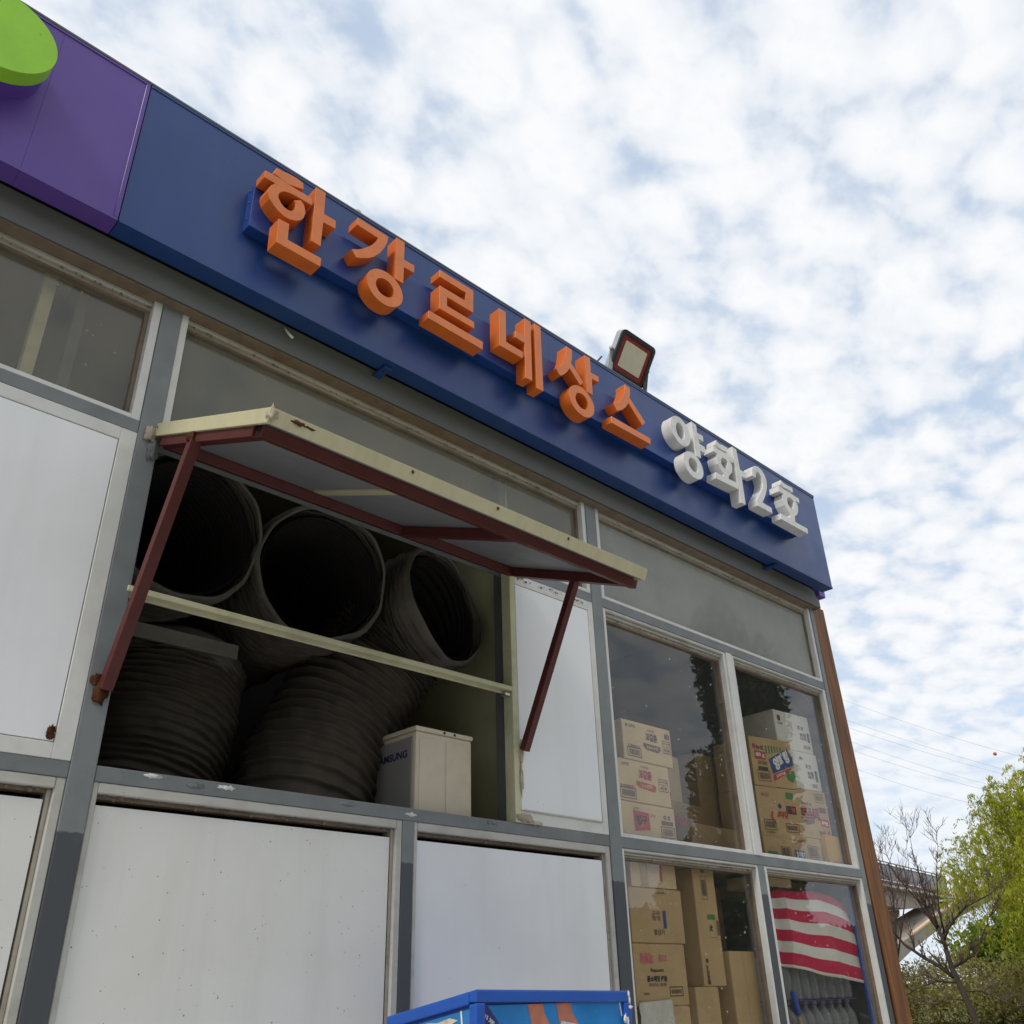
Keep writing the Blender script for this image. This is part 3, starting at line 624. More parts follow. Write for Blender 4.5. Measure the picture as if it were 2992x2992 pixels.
LET = {"han":[[[1.2381,4.8307],[1.2676,4.8326],[1.3027,4.8395],[1.3387,4.8426],[1.3725,4.8377],[1.3779,4.7996],[1.3409,4.7872],[1.2997,4.7742],[1.2603,4.7804],[1.2253,4.7876]],[[1.185,4.773],[1.2255,4.7776],[1.2637,4.7789],[1.2997,4.7742],[1.3986,4.7756],[1.4248,4.7758],[1.4269,4.7345],[1.3711,4.733],[1.3335,4.7313],[1.3079,4.727],[1.2863,4.718],[1.269,4.7003],[1.2615,4.6759],[1.2655,4.6592],[1.2786,4.6414],[1.2958,4.6287],[1.3138,4.6242],[1.3309,4.6294],[1.3451,4.6486],[1.3491,4.6732],[1.3457,4.6905],[1.3366,4.7005],[1.3702,4.7252],[1.3882,4.7096],[1.3973,4.6842],[1.3997,4.6583],[1.3928,4.6278],[1.3757,4.6028],[1.3546,4.5872],[1.3299,4.5775],[1.3014,4.5765],[1.2719,4.5863],[1.2448,4.6052],[1.2235,4.6282],[1.2114,4.6581],[1.2136,4.6872],[1.2235,4.7104],[1.2384,4.7328],[1.1862,4.7302]],[[1.4382,4.8598],[1.49,4.86],[1.4927,4.7267],[1.5566,4.7274],[1.5571,4.6774],[1.4927,4.6745],[1.4914,4.5265],[1.4418,4.5259]],[[1.2758,4.545],[1.3291,4.5481],[1.3305,4.4563],[1.5007,4.4581],[1.5,4.4087],[1.2797,4.409]]],"gang":[[[1.6729,4.833],[1.8513,4.8298],[1.8478,4.7896],[1.8321,4.7437],[1.8064,4.6916],[1.7771,4.6512],[1.7442,4.621],[1.7049,4.5954],[1.6804,4.5832],[1.6522,4.6172],[1.682,4.6343],[1.7143,4.6614],[1.7401,4.6901],[1.766,4.7229],[1.7836,4.7542],[1.7937,4.7827],[1.6712,4.7858]],[[1.9013,4.8598],[1.9508,4.859],[1.9503,4.7446],[2.0148,4.7466],[2.0141,4.6988],[1.9522,4.6967],[1.9518,4.592],[1.902,4.5917]],["ring",[1.848,4.4993,0.104,0.1001],[1.8475,4.4997,0.0526,0.0509]]],"reu":[[[2.1772,4.8229],[2.4054,4.8221],[2.4034,4.6714],[2.2274,4.6707],[2.2269,4.6147],[2.4102,4.6126],[2.4091,4.5694],[2.1776,4.5696],[2.178,4.7201],[2.3508,4.7206],[2.3521,4.777],[2.1772,4.777]],[[2.1112,4.5174],[2.4683,4.5137],[2.465,4.4638],[2.1089,4.4683]]],"ne":[[[2.5882,4.8107],[2.6382,4.813],[2.6356,4.6068],[2.7594,4.6048],[2.7561,4.5587],[2.5853,4.5577]],[[2.7811,4.8509],[2.8294,4.851],[2.8217,4.4425],[2.7722,4.4396],[2.7741,4.6725],[2.7027,4.675],[2.7045,4.7193],[2.7767,4.7269]],[[2.8565,4.8585],[2.9052,4.8564],[2.9025,4.4133],[2.8509,4.41]]],"sang":[[[3.1175,4.8378],[3.1655,4.836],[3.1607,4.7789],[3.1491,4.7319],[3.2441,4.6418],[3.2154,4.6077],[3.1327,4.6862],[3.1098,4.65],[3.0799,4.6161],[3.0488,4.5921],[3.0148,4.6248],[3.0564,4.6608],[3.0841,4.7004],[3.1028,4.7486],[3.1127,4.797]],[[3.2715,4.8524],[3.3209,4.8561],[3.319,4.7494],[3.3873,4.7531],[3.3837,4.7107],[3.322,4.7061],[3.3183,4.59],[3.2697,4.589]],["ring",[3.2158,4.4966,0.1049,0.1001],[3.2174,4.4976,0.0533,0.0518]]],"seu":[[[3.6354,4.8227],[3.6831,4.8166],[3.6813,4.7706],[3.6694,4.7381],[3.8026,4.6176],[3.7695,4.5787],[3.6532,4.6904],[3.6265,4.6515],[3.5878,4.6118],[3.5341,4.5783],[3.5039,4.6203],[3.5545,4.6527],[3.5935,4.6975],[3.6201,4.7501],[3.6342,4.7928]],[[3.4721,4.5137],[3.8346,4.5134],[3.8307,4.4706],[3.4673,4.4652]]],"yang":[["ring",[4.1759,4.7183,0.103,0.1082],[4.1729,4.7164,0.046,0.0619]],[[4.3162,4.8541],[4.3689,4.8494],[4.3653,4.7896],[4.4305,4.7912],[4.429,4.746],[4.3738,4.7467],[4.3729,4.7066],[4.4351,4.7043],[4.428,4.6544],[4.3725,4.6518],[4.3682,4.5936],[4.3162,4.5895]],["ring",[4.2671,4.4973,0.1044,0.0961],[4.2681,4.4986,0.0511,0.0504]]],"hwa":[[[4.5886,4.8264],[4.6193,4.8114],[4.6673,4.8181],[4.7199,4.8197],[4.7109,4.7771],[4.6362,4.7709],[4.5977,4.775],[4.5739,4.7853]],["hole",[[4.5408,4.7601],[4.6528,4.7575],[4.771,4.7609],[4.7642,4.715],[4.7184,4.7123],[4.7383,4.6978],[4.7418,4.6633],[4.7272,4.6262],[4.6917,4.5901],[4.6801,4.5834],[4.6729,4.5542],[4.7741,4.5602],[4.7755,4.5132],[4.5145,4.4993],[4.523,4.55],[4.6102,4.5517],[4.6214,4.5766],[4.5828,4.5999],[4.5644,4.6321],[4.56,4.6744],[4.5757,4.7143],[4.5319,4.7152]],[[4.6379,4.7086],[4.614,4.6854],[4.608,4.6519],[4.6252,4.6278],[4.6501,4.6223],[4.6715,4.6375],[4.6877,4.6684],[4.6928,4.6974],[4.6746,4.7102]]],[[4.7845,4.8561],[4.8318,4.8528],[4.8382,4.6903],[4.9149,4.6934],[4.9028,4.6478],[4.8422,4.64],[4.8342,4.4162],[4.7798,4.4139]]],"two":[[[4.9928,4.7067],[5.043,4.7086],[5.0513,4.745],[5.0724,4.7688],[5.1066,4.7667],[5.1247,4.7412],[5.1258,4.7011],[5.1092,4.6544],[5.0765,4.6061],[5.0304,4.5534],[4.9985,4.5123],[4.9987,4.4696],[5.1858,4.4739],[5.1868,4.5196],[5.0729,4.5218],[5.1042,4.5609],[5.1419,4.6146],[5.1729,4.6745],[5.1874,4.7369],[5.1746,4.7811],[5.1446,4.8105],[5.1028,4.8206],[5.0627,4.8127],[5.0255,4.7916],[5.0066,4.7638]]],"ho":[[[5.3988,4.8268],[5.442,4.8141],[5.4972,4.8162],[5.5576,4.8222],[5.5559,4.7814],[5.4786,4.7797],[5.4237,4.7778],[5.3862,4.7864]],["hole",[[5.3439,4.7578],[5.6255,4.7545],[5.6228,4.7156],[5.5668,4.714],[5.5808,4.6941],[5.587,4.6672],[5.5766,4.6304],[5.5461,4.5908],[5.5065,4.5638],[5.4999,4.5137],[5.6661,4.5175],[5.6586,4.4722],[5.2917,4.4677],[5.3004,4.5164],[5.4255,4.5222],[5.4472,4.558],[5.4145,4.5809],[5.3893,4.6166],[5.3791,4.6577],[5.3833,4.6921],[5.399,4.7103],[5.337,4.7098]],[[5.4661,4.7095],[5.4427,4.6852],[5.4368,4.6501],[5.4553,4.624],[5.4821,4.6132],[5.5082,4.6307],[5.5276,4.6624],[5.5378,4.6993],[5.5113,4.7125]]]]}
def ring(c, n=44): return [(c[0] + c[2] * math.cos(2 * math.pi * k / n), c[1] + c[3] * math.sin(2 * math.pi * k / n)) for k in range(n)]
NAMES = {'han': ('orange', 'first orange syllable block, at the left end of the lettering'), 'gang': ('orange', 'second orange syllable block with a round base'), 'reu': ('orange', 'third orange syllable block with a long bottom bar'), 'ne': ('orange', 'fourth orange syllable block with two tall uprights'), 'sang': ('orange', 'fifth orange syllable block with a round base'), 'seu': ('orange', 'last orange syllable block below the floodlight'), 'yang': ('white', 'white syllable block made of two rings'), 'hwa': ('white', 'second white syllable block'), 'two': ('white', 'white numeral two'), 'ho': ('white', 'last white syllable block at the sign end')}
for key, strokes in LET.items():
    V, Fc, MI = [], [], []
    mcol = NAMES[key][0]
    for j, st in enumerate(strokes):
        if st[0] == 'ring': loops = [ring(st[1]), ring(st[2])[::-1]]
        elif st[0] == 'hole': loops = [st[1], st[2]]
        else: loops = [st]
        # small step between strokes so that touching strokes never share a plane
        me = prism(loops, -.315 - .0009 * j, -.2405)
        k = len(V); V += [v.co.copy() for v in me.vertices]; Fc += [tuple(i + k for i in p.vertices) for p in me.polygons]; MI += [p.material_index for p in me.polygons]
        bpy.data.meshes.remove(me)
    me = mesh(V, Fc)
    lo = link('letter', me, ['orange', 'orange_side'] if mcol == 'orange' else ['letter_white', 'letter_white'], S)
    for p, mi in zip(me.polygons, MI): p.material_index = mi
    lo['label'] = NAMES[key][1]
    bv = lo.modifiers.new('edge', 'BEVEL'); bv.width = .0022; bv.segments = 2; bv.limit_method = 'ANGLE'; bv.angle_limit = R(40)
# round logo: green plate on a purple drum
def drum(name, c, r, y0, y1, m, par, bev=.004):
    me = prism([[(c[0] + r[0] * math.cos(2 * math.pi * k / 72), c[1] + r[1] * math.sin(2 * math.pi * k / 72)) for k in range(72)]], y0, y1)
    o = link(name, me, [m, m], par); return o
lg = drum('logo_drum', (.105, 4.668), (.205, .185), -.262, -.1805, 'purple_panel', S)
drum('logo_plate', (.108, 4.668), (.210, .188), -.330, -.2625, 'green', lg)
# cut wire hanging under the sign
tubeobj('cable_end', [(1.50, -.055, 4.225), (1.503, -.075, 4.195), (1.512, -.085, 4.175), (1.525, -.085, 4.168), (1.53, -.08, 4.176)], [.006, .006, .006, .007, .005], 'aluminium_white', S, 6)

# ---------------------------------------------------------------- floodlight and pipe on top of the sign
FLD = thing('floodlight', 'square black floodlight with red inner rim on top of the sign', 'floodlight', (3.9, -.14, 5.035))
tl = R(32.2)
fm = Matrix.Translation((3.900, -.200, 5.216)) @ Matrix(((1, 0, 0, 0), (0, math.cos(tl), math.sin(tl), 0), (0, -math.sin(tl), math.cos(tl), 0), (0, 0, 0, 1)))
# local axes: x right, -y out of the lens, z up the lens
fm = Matrix.Translation((3.900, -.200, 5.216)) @ Matrix.Rotation(tl, 4, 'X')
def rrect(w, h, r, n=6):
    out = []
    for sx, sz, a0 in ((1, 1, 0), (-1, 1, 90), (-1, -1, 180), (1, -1, 270)):
        for k in range(n + 1):
            a = R(a0 + 90 * k / n); out.append((sx * (w / 2 - r) + r * math.cos(a), sz * (h / 2 - r) + r * math.sin(a)))
    return out
def fl_part(name, loops, y0, y1, m, par):
    me = prism(loops, y0, y1)
    for v in me.vertices: v.co = fm @ v.co
    return link(name, me, m, par)
W_, H_ = .334, .290
hs = fl_part('housing', [rrect(W_, H_, .032)], .004, .046, ['flood_black', 'flood_grey'], FLD)
fl_part('bezel', [rrect(W_ + .004, H_ + .004, .034), rrect(W_ - .050, H_ - .050, .020)[::-1]], -.010, .0035, ['flood_black', 'flood_black'], hs)
fl_part('reflector_rim', [rrect(W_ - .052, H_ - .052, .020), rrect(W_ - .118, H_ - .112, .010)[::-1]], -.003, .0035, ['flood_red', 'flood_red'], hs)
ln = fl_part('lens', [rrect(W_ - .120, H_ - .114, .009)], -.0045, .0035, ['flood_lens', 'flood_lens'], hs)
for k in range(7):
    x = -.12 + .04 * k
    hexa('cooling_fin', [fm @ Vector(v) for v in boxdata(x, x + .012, .047, .068, -.10, .10)[0]], 'flood_grey', hs)
for sx in (-1, 1):
    pv = fm @ Vector((sx * (W_ / 2 + .006), .02, -.005))
    br_ = barobj('bracket_arm', pv + Vector((sx * .004, .0, .012)), (pv.x + sx * .004, -.135, 5.036), .040, 'flood_grey' if sx < 0 else 'flood_black', FLD, .006, .001, up=Vector((0, 1, 0)))
    tubeobj('pivot_bolt', [pv + Vector((sx * .002, 0, 0)), pv + Vector((sx * .022, 0, 0))], [.012, .012], 'galvanised', br_, 8)
box('bracket_foot', (3.728, 4.072, -.155, -.115, 5.0355, 5.043), 'flood_grey', FLD, .002)
tubeobj('power_cable', [(3.71, -.10, 5.20), (3.675, -.09, 5.15), (3.655, -.10, 5.10), (3.665, -.11, 5.06), (3.70, -.12, 5.046)], [.006] * 5, 'flood_black', FLD, 6)
tubeobj('cable_tail', [(3.60, -.12, 5.036), (3.604, -.122, 5.065), (3.598, -.12, 5.085), (3.606, -.118, 5.105)], [.005, .007, .010, .003], 'flood_black', FLD, 6)
VP = thing('vent_pipe', 'small grey domed pipe cap poking above the sign top', 'pipe', (1.828, -.06, 4.43))
tubeobj('pipe', [(1.828, -.06, 4.43), (1.828, -.06, 5.17)], [.014, .014], 'galvanised', VP, 12)
V, Fc = lathe([(.021, 5.140), (.023, 5.160), (.020, 5.178), (.012, 5.190), (.003, 5.195)], 14, (1.828, -.06, 0)); smooth(link('dome_cap', mesh(V, Fc), 'galvanised', VP))

# ---------------------------------------------------------------- propped-up hatch over the opening
HT = thing('propped_hatch', 'cream edged panel hatch propped open on red steel struts', 'hatch', (2, -.01, 3.5))
hl0, hl1, hr0, hr1 = Vector((1.048, -.012, 3.530)), Vector((1.100, -.820, 3.205)), Vector((2.945, -.012, 3.530)), Vector((2.965, -.820, 3.205))
sl = (hl1 - hl0); sl.x = 0; L_ = sl.length; sl.normalize()
nn = Vector((0, sl.z, -sl.y)); nn = nn if nn.z < 0 else -nn            # points down, under the panel
def hp(s, t, d):
    """s 0..1 hinge to lip, t 0..1 left to right, d depth below the top sheet"""
    a = hl0.lerp(hl1, s); b = hr0.lerp(hr1, s); return a.lerp(b, t) + nn * d
def hslab(name, s0, s1, t0, t1, d0, d1, m, bev=0.0):
    return hexa(name, [hp(s0, t0, d1), hp(s0, t1, d1), hp(s1, t1, d1), hp(s1, t0, d1), hp(s0, t0, d0), hp(s0, t1, d0), hp(s1, t1, d0), hp(s1, t0, d0)], m, HT, bev)
hslab('hatch_panel', .004, .994, .004, .996, .004, .044, 'sheet_grey')
hslab('edge_trim', .9945, 1.004, -.003, 1.003, -.002, .052, 'cream', .002)
hslab('edge_trim', 0, .994, -.003, .0035, -.001, .052, 'cream', .002)
hslab('edge_trim', 0, .994, .9965, 1.003, -.001, .052, 'cream', .002)
hslab('top_sheet', .003, .993, .004, .996, -.001, .0035, 'cream')
def htube(name, a, b, w=.042):
    return barobj(name, a, b, w, 'red_oxide', HT, w, .002, up=nn)
D0 = .045 + .022
htube('frame_tube', hp(.915, .008, D0), hp(.915, 1.012, D0))
htube('frame_tube', hp(.035, .02, D0), hp(.035, .985, D0))
for t in (.014, .986): htube('frame_tube', hp(.062, t, D0 + .001), hp(.888, t, D0 + .001))
htube('frame_tube', hp(.062, .62, D0 + .0005), hp(.888, .62, D0 + .0005))
for t0, t1 in ((.0068, .0075), (1.0125, 1.013)):
    pass
lp = hp(.915, .0076, D0); barobj('tube_mouth', lp + Vector((-.0012, 0, 0)), lp + Vector((-.0004, 0, 0)), .034, 'void', HT, .034, up=nn)
lp = hp(.915, 1.0124, D0); barobj('tube_mouth', lp + Vector((.0004, 0, 0)), lp + Vector((.0012, 0, 0)), .034, 'void', HT, .034, up=nn)
hslab('batten', .10, .90, .345, .372, .0445, .052, 'cream')
a = hp(.40, .006, .085); b = Vector((1.036, -.018, 2.475))
barobj('strut', a, b, .040, 'red_oxide', HT, .040, .003, up=Vector((1, 0, 0)))
a = hp(.54, .992, .085); b = Vector((2.962, -.022, 2.560))
barobj('strut', a, b, .036, 'red_oxide', HT, .036, .003, up=Vector((1, 0, 0)))
lump('rust_patch', hp(.395, .002, .075), .014, 'rust', HT, 31, (1.2, 1.0, 1.6), .5)
lump('rust_patch', hp(1.003, .052, .012), .014, 'rust', HT, 32, (1.6, .25, .8), .3)
lump('rust_patch', hp(1.003, .075, .014), .008, 'rust', HT, 35, (2.6, .25, .7), .3)
lump('sealant_bead', hp(.995, .004, .018), .022, 'sealant', HT, 33, (.7, .8, 1.2), .35)
lump('rust_patch', hp(.02, .010, .015), .018, 'rust', HT, 34, (1.2, .8, .9), .3)
for t in (.30, .52, .73): lump('drip_stain', hp(1.0055, t, .012), .006, 'rust', HT, int(t * 100), (.9, .2, 1.3), .25)

# ---------------------------------------------------------------- flexible ducts in the opening
def catmull(pts, n):
    P_ = [Vector(p) for p in pts]; P_ = [P_[0] * 2 - P_[1]] + P_ + [P_[-1] * 2 - P_[-2]]
    out = []
    segs = len(P_) - 3
    for k in range(n + 1):
        t = k / n * segs; i = min(int(t), segs - 1); u = t - i
        p0, p1, p2, p3 = P_[i:i + 4]
        out.append(.5 * ((2 * p1) + (-p0 + p2) * u + (2 * p0 - 5 * p1 + 4 * p2 - p3) * u * u + (-p0 + 3 * p1 - 3 * p2 + p3) * u ** 3))
    return out
def duct(label, pts, r, pitch, seed, hem=True):
    rr_ = random.Random(seed)
    base = catmull(pts, 200); length = sum((b_ - a_).length for a_, b_ in zip(base[:-1], base[1:]))
    n = int(length / pitch * 10); path = catmull(pts, n)
    T = thing('flexible_duct', label, 'duct', tuple(path[-1]), 'flexible ducts stuffed in the service opening')
    NS = 56
    V, Fc = [], []
    prev = None
    frames = []
    for i, p in enumerate(path):
        d = (path[min(i + 1, n)] - path[max(i - 1, 0)]).normalized()
        a_ = prev if prev is not None else Vector((0, 0, 1))
        s_ = (a_ - d * a_.dot(d)).normalized(); prev = s_; t_ = d.cross(s_); frames.append((p, d, s_, t_))
        dist = i / 10.0
        for k in range(NS):
            an = 2 * math.pi * k / NS
            ph = (dist - k / NS) % 1.0                                  # helical wire
            rib = math.exp(-((ph - .5) / .13) ** 2) * .027 - .010
            slack = .006 * math.sin(3 * an + i * .07 + seed) + .004 * math.sin(7 * an - i * .19)
            sag = .004 * math.sin(13 * an + dist * 1.7)
            rad = r + rib + slack * (1 - math.exp(-i / 6)) + sag
            V.append(p + (s_ * math.cos(an) + t_ * math.sin(an)) * rad)
        if i:
            for k in range(NS):
                a0 = (i - 1) * NS + k; b0 = (i - 1) * NS + (k + 1) % NS; Fc.append((a0, b0, b0 + NS, a0 + NS))
    smooth(link('duct_wall', mesh(V, Fc), 'duct', T))
    # the lining seen through the mouth, its shade put into a near-black colour
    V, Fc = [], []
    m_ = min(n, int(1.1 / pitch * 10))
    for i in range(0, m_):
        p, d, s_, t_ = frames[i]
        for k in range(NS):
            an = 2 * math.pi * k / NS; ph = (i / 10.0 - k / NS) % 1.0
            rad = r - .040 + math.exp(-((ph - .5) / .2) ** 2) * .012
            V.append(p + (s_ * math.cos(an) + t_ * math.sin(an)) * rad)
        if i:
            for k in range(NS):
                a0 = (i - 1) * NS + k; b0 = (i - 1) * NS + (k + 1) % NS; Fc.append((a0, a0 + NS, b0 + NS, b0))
    smooth(link('lining', mesh(V, Fc), 'duct_inside_shade', T))
    # loose fabric hem at the mouth
    V, Fc = [], []
    p, d, s_, t_ = frames[0]
    for j in range(6):
        for k in range(NS):
            an = 2 * math.pi * k / NS
            w_ = .008 * math.sin(5 * an + seed) + .005 * math.sin(11 * an + seed * 2)
            rad = r - .012 + [.0, .010, .018, .020, .014, .006][j] + w_ * (.4 if j < 2 else 1)
            off = [-.030, -.034, -.020, .010, .045, .085][j] + .012 * math.sin(3 * an + seed) * (1 if j < 4 else .3)
            V.append(p + d * off + (s_ * math.cos(an) + t_ * math.sin(an)) * rad)
        if j:
            for k in range(NS):
                a0 = (j - 1) * NS + k; b0 = (j - 1) * NS + (k + 1) % NS; Fc.append((a0, b0, b0 + NS, a0 + NS))
    smooth(link('mouth_hem', mesh(V, Fc), 'duct_hem', T))
    return T
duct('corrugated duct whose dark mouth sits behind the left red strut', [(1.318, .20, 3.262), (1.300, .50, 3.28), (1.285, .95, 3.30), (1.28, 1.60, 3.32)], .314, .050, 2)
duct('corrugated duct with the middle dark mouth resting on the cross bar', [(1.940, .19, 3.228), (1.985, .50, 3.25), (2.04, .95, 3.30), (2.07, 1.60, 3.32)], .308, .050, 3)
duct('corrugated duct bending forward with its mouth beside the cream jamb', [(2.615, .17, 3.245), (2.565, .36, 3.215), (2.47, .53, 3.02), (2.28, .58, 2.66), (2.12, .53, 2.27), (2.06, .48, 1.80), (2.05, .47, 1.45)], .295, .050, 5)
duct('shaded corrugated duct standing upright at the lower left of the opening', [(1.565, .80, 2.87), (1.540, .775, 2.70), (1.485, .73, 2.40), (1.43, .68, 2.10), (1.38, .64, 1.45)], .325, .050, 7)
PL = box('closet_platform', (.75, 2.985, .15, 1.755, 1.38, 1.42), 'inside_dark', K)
# air conditioner outdoor unit
AC = thing('outdoor_unit', 'beige air conditioner outdoor unit behind the sill of the opening', 'air conditioner', (2.58, .45, 1.47))
box('casing', (2.420, 2.742, .10, .86, 1.47, 2.592), 'ac_body', AC, .010)
box('lid', (2.414, 2.748, .094, .866, 2.5925, 2.614), 'ac_body', AC, .008)
multibox('front_face', [(2.4135, 2.4195, .12, .84, 1.50, 2.57)], 'ac_front', AC, .002)
multibox('side_rib', [(2.440, 2.576, .0975, .0998, 1.60, 2.565), (2.590, 2.728, .0975, .0998, 1.60, 2.565)], 'ac_body', AC, .001)
for x in (2.575, 2.635): lump('screw', (x, .092, 2.602), .006, 'ink_black', AC, 1, (1, .5, 1), 0)
multibox('foot', [(2.43, 2.735, .14, .20, 1.421, 1.469), (2.43, 2.735, .76, .82, 1.421, 1.469)], 'grey_dark', AC)
lettering('lettering', 'SAMSUNG', .08, Matrix(((0, 0, 0, 2.4130), (-1, 0, 0, .262), (0, 1, 0, 2.500), (0, 0, 0, 1))), 'ink_navy', AC, .003, fit=(.225, .034))
box('louvre_line', (2.4120, 2.4133, .13, .50, 2.20, 2.206), 'ink_black', AC)

# ---------------------------------------------------------------- cartons behind the glass
SH = thing('storage_shelf', 'two-tier storage shelf behind the shop window, carrying the cartons', 'shelf', (4.87, .5, .06))
box('shelf_board', (3.66, 6.085, .085, .95, 2.196, 2.226), 'inside_wall', SH, .003)
box('shelf_board', (3.66, 6.085, .085, .95, 1.20, 1.24), 'inside_wall', SH, .003)
for x in (3.68, 4.86, 6.05):
    for y in (.90,): box('upright', (x, x + .03, y, y + .03, .061, 3.3), 'grey_dark', SH)
box('upright', (6.056, 6.084, .088, .115, 1.2405, 2.195), 'plastic_blue', SH, .002)
class Carton:
    def __init__(s, label, x0, x1, z0, z1, yf, depth, m, yaw=0.0, tape=True, cat='carton', flip=False):
        s.w, s.h = x1 - x0, z1 - z0
        s.mw = Matrix.Translation(((x0 + x1) / 2, yf, z0)) @ Matrix.Rotation(R(yaw), 4, 'Z')
        s.t = thing('carton', label, cat, tuple(s.mw @ Vector((0, depth / 2, 0))), 'cartons stacked behind the shop window')
        s.b = box('carton_body', (-s.w / 2, s.w / 2, 0, depth, 0, s.h), m, s.t, .006, s.mw)
        if tape:
            box('seam_tape', (-.022, .022, -.0008, -.0002, s.h * .80, s.h - .006), 'tape', s.t, 0, s.mw)
        multibox('flap_edge', [(-s.w / 2 + .004, s.w / 2 - .004, .006, depth - .006, s.h, s.h + .003)], m, s.t, 0, s.mw)
        s.pm = s.mw @ Matrix(((1, 0, 0, 0), (0, 0, 1, -.0016), (0, 1, 0, 0), (0, 0, 0, 1)))
    def at(s, u, v, rot=0.0, lift=0.0):
        return s.pm @ Matrix.Translation(((u - .5) * s.w, v * s.h, -lift)) @ Matrix.Rotation(R(rot), 4, 'Z')
    def text(s, body, u, v, fw, fh, m, bold=.02, rot=0, shear=0, lift=.0004):
        lettering('lettering', body, .1, s.at(u, v, rot, lift), m, s.t, bold * .1, fit=(fw * s.w, fh * s.h), shear=shear)
    def rects(s, name, rs, m, rot=0, u=.5, v=.0, lift=0.0):
        flat(name, [rect((a - .5) * s.w, (b - .5) * s.w, c * s.h, d * s.h) for a, b, c, d in rs], s.pm @ Matrix.Translation((0, 0, -lift)), m, s.t)
    def poly(s, name, pts, m, lift=0.0):
        flat(name, [[((a - .5) * s.w, b * s.h) for a, b in pts]], s.pm @ Matrix.Translation((0, 0, -lift)), m, s.t)
    def barcode(s, a, b, c, d, m='ink_black', frame=True, seed=1):
        r_ = random.Random(seed); rs = []; x = a + .01 * (b - a)
        while x < b - .02 * (b - a):
            w_ = (b - a) * r_.uniform(.012, .04); rs.append((x, min(x + w_, b), c, d)); x += w_ + (b - a) * r_.uniform(.015, .04)
        s.rects('barcode', rs, m, lift=.0003)
        if frame:
            t_ = .010 * min(1, (b - a) / .2); k = t_ * s.w / s.h
            s.rects('print_frame', [(a - .02, b + .02, c - .03 - k, c - .03), (a - .02, b + .02, d + .03, d + .03 + k), (a - .02 - t_, a - .02, c - .03 - k, d + .03 + k), (b + .02, b + .02 + t_, c - .03 - k, d + .03 + k)], m)

# left stack, upper window
c = Carton('tan snack carton with brown lettering, topmost of the left stack', 3.866, 4.302, 2.682, 2.898, .12, .30, 'cardboard_pale', 0, False)
c.text('LOTTE', .19, .87, .13, .07, 'ink_brown', .03); c.poly('print_mark', [(.085 + .022 * math.cos(a * .5236), .87 + .045 * math.sin(a * .5236)) for a in range(12)], 'ink_brown')
c.text('꼬깔콘', .58, .68, .24, .21, 'ink_brown', .05); c.text('손가락이 즐거운', .58, .85, .15, .06, 'ink_brown', .02)
c.poly('print_ribbon', [(.40, .50), (.74, .48), (.76, .40), (.70, .30), (.45, .34), (.40, .42)], 'ink_brown'); c.text('군옥수수맛', .575, .405, .24, .085, 'cardboard_pale', .03, lift=.0008)
c.barcode(.10, .32, .13, .27, 'ink_brown', True, 3); c.text('510000394', .21, .35, .24, .07, 'ink_brown', .02)
c.rects('print_frame', [(.80, .97, .66, .675), (.80, .97, .34, .355), (.80, .806, .34, .675), (.964, .97, .34, .675), (.80, .97, .52, .53), (.88, .886, .34, .52)], 'ink_brown'); c.text('67gx12봉', .885, .60, .15, .07, 'ink_brown', .02); c.text('유 통', .885, .43, .13, .08, 'ink_brown', .02)
c.rects('print_block', [(.86, .895, .73, .86), (.90, .935, .73, .88), (.94, .965, .73, .86)], 'ink_brown', lift=.0002)
c.rects('corner_stripe', [(.985, .998, .30, .42), (.985, .998, .02, .14)], 'ink_brown')
c = Carton('tan snack carton with red lettering, middle of the left stack', 3.796, 4.246, 2.458, 2.676, .12, .30, 'cardboard_pale', 0, False)
c.text('LOTTE', .15, .88, .13, .07, 'ink_brown', .03)
c.text('꼬깔콘', .52, .70, .25, .23, 'ink_red', .05); c.text('손가락이 즐거운', .52, .88, .15, .06, 'ink_brown', .02)
c.poly('print_ribbon', [(.34, .52), (.70, .48), (.72, .40), (.68, .30), (.40, .36), (.34, .42)], 'ink_red'); c.text('고소한맛', .53, .42, .22, .085, 'cardboard_pale', .03, lift=.0008)
c.barcode(.05, .29, .10, .26, 'ink_brown', True, 4); c.text('510000391', .16, .34, .26, .07, 'ink_brown', .02)
c.rects('print_frame', [(.77, .96, .66, .675), (.77, .96, .36, .375), (.77, .776, .36, .675), (.954, .96, .36, .675), (.77, .96, .53, .54), (.86, .866, .36, .53)], 'ink_brown'); c.text('67gx12봉', .865, .60, .16, .07, 'ink_brown', .02); c.text('유 통', .865, .445, .13, .08, 'ink_brown', .02)
c.rects('corner_stripe', [(.985, .998, .22, .40)], 'ink_red')
c = Carton('tan carton with slanted red brand patch, bottom of the left stack', 3.797, 4.260, 2.2265, 2.452, .12, .30, 'cardboard_pale', 0, False)
c.poly('print_patch', [(.22, .83), (.50, .80), (.51, .42), (.23, .36)], 'ink_red'); c.text('쟁구', .36, .62, .20, .22, 'ink_black', .05, 4, lift=.0008); c.text('LOTTE', .28, .87, .10, .05, 'ink_brown', .02)
c.text('오리지널', .57, .76, .11, .08, 'ink_pink', .02); c.barcode(.74, .94, .34, .50, 'ink_brown', True, 5); c.rects('print_band', [(.73, .95, .58, .68)], 'ink_brown'); c.text('◎ ◎', .84, .76, .13, .10, 'ink_brown', .02)
Carton('plain tan carton set behind the left stack, only its left end showing', 3.72, 4.15, 2.2265, 2.935, .46, .35, 'cardboard_pale')
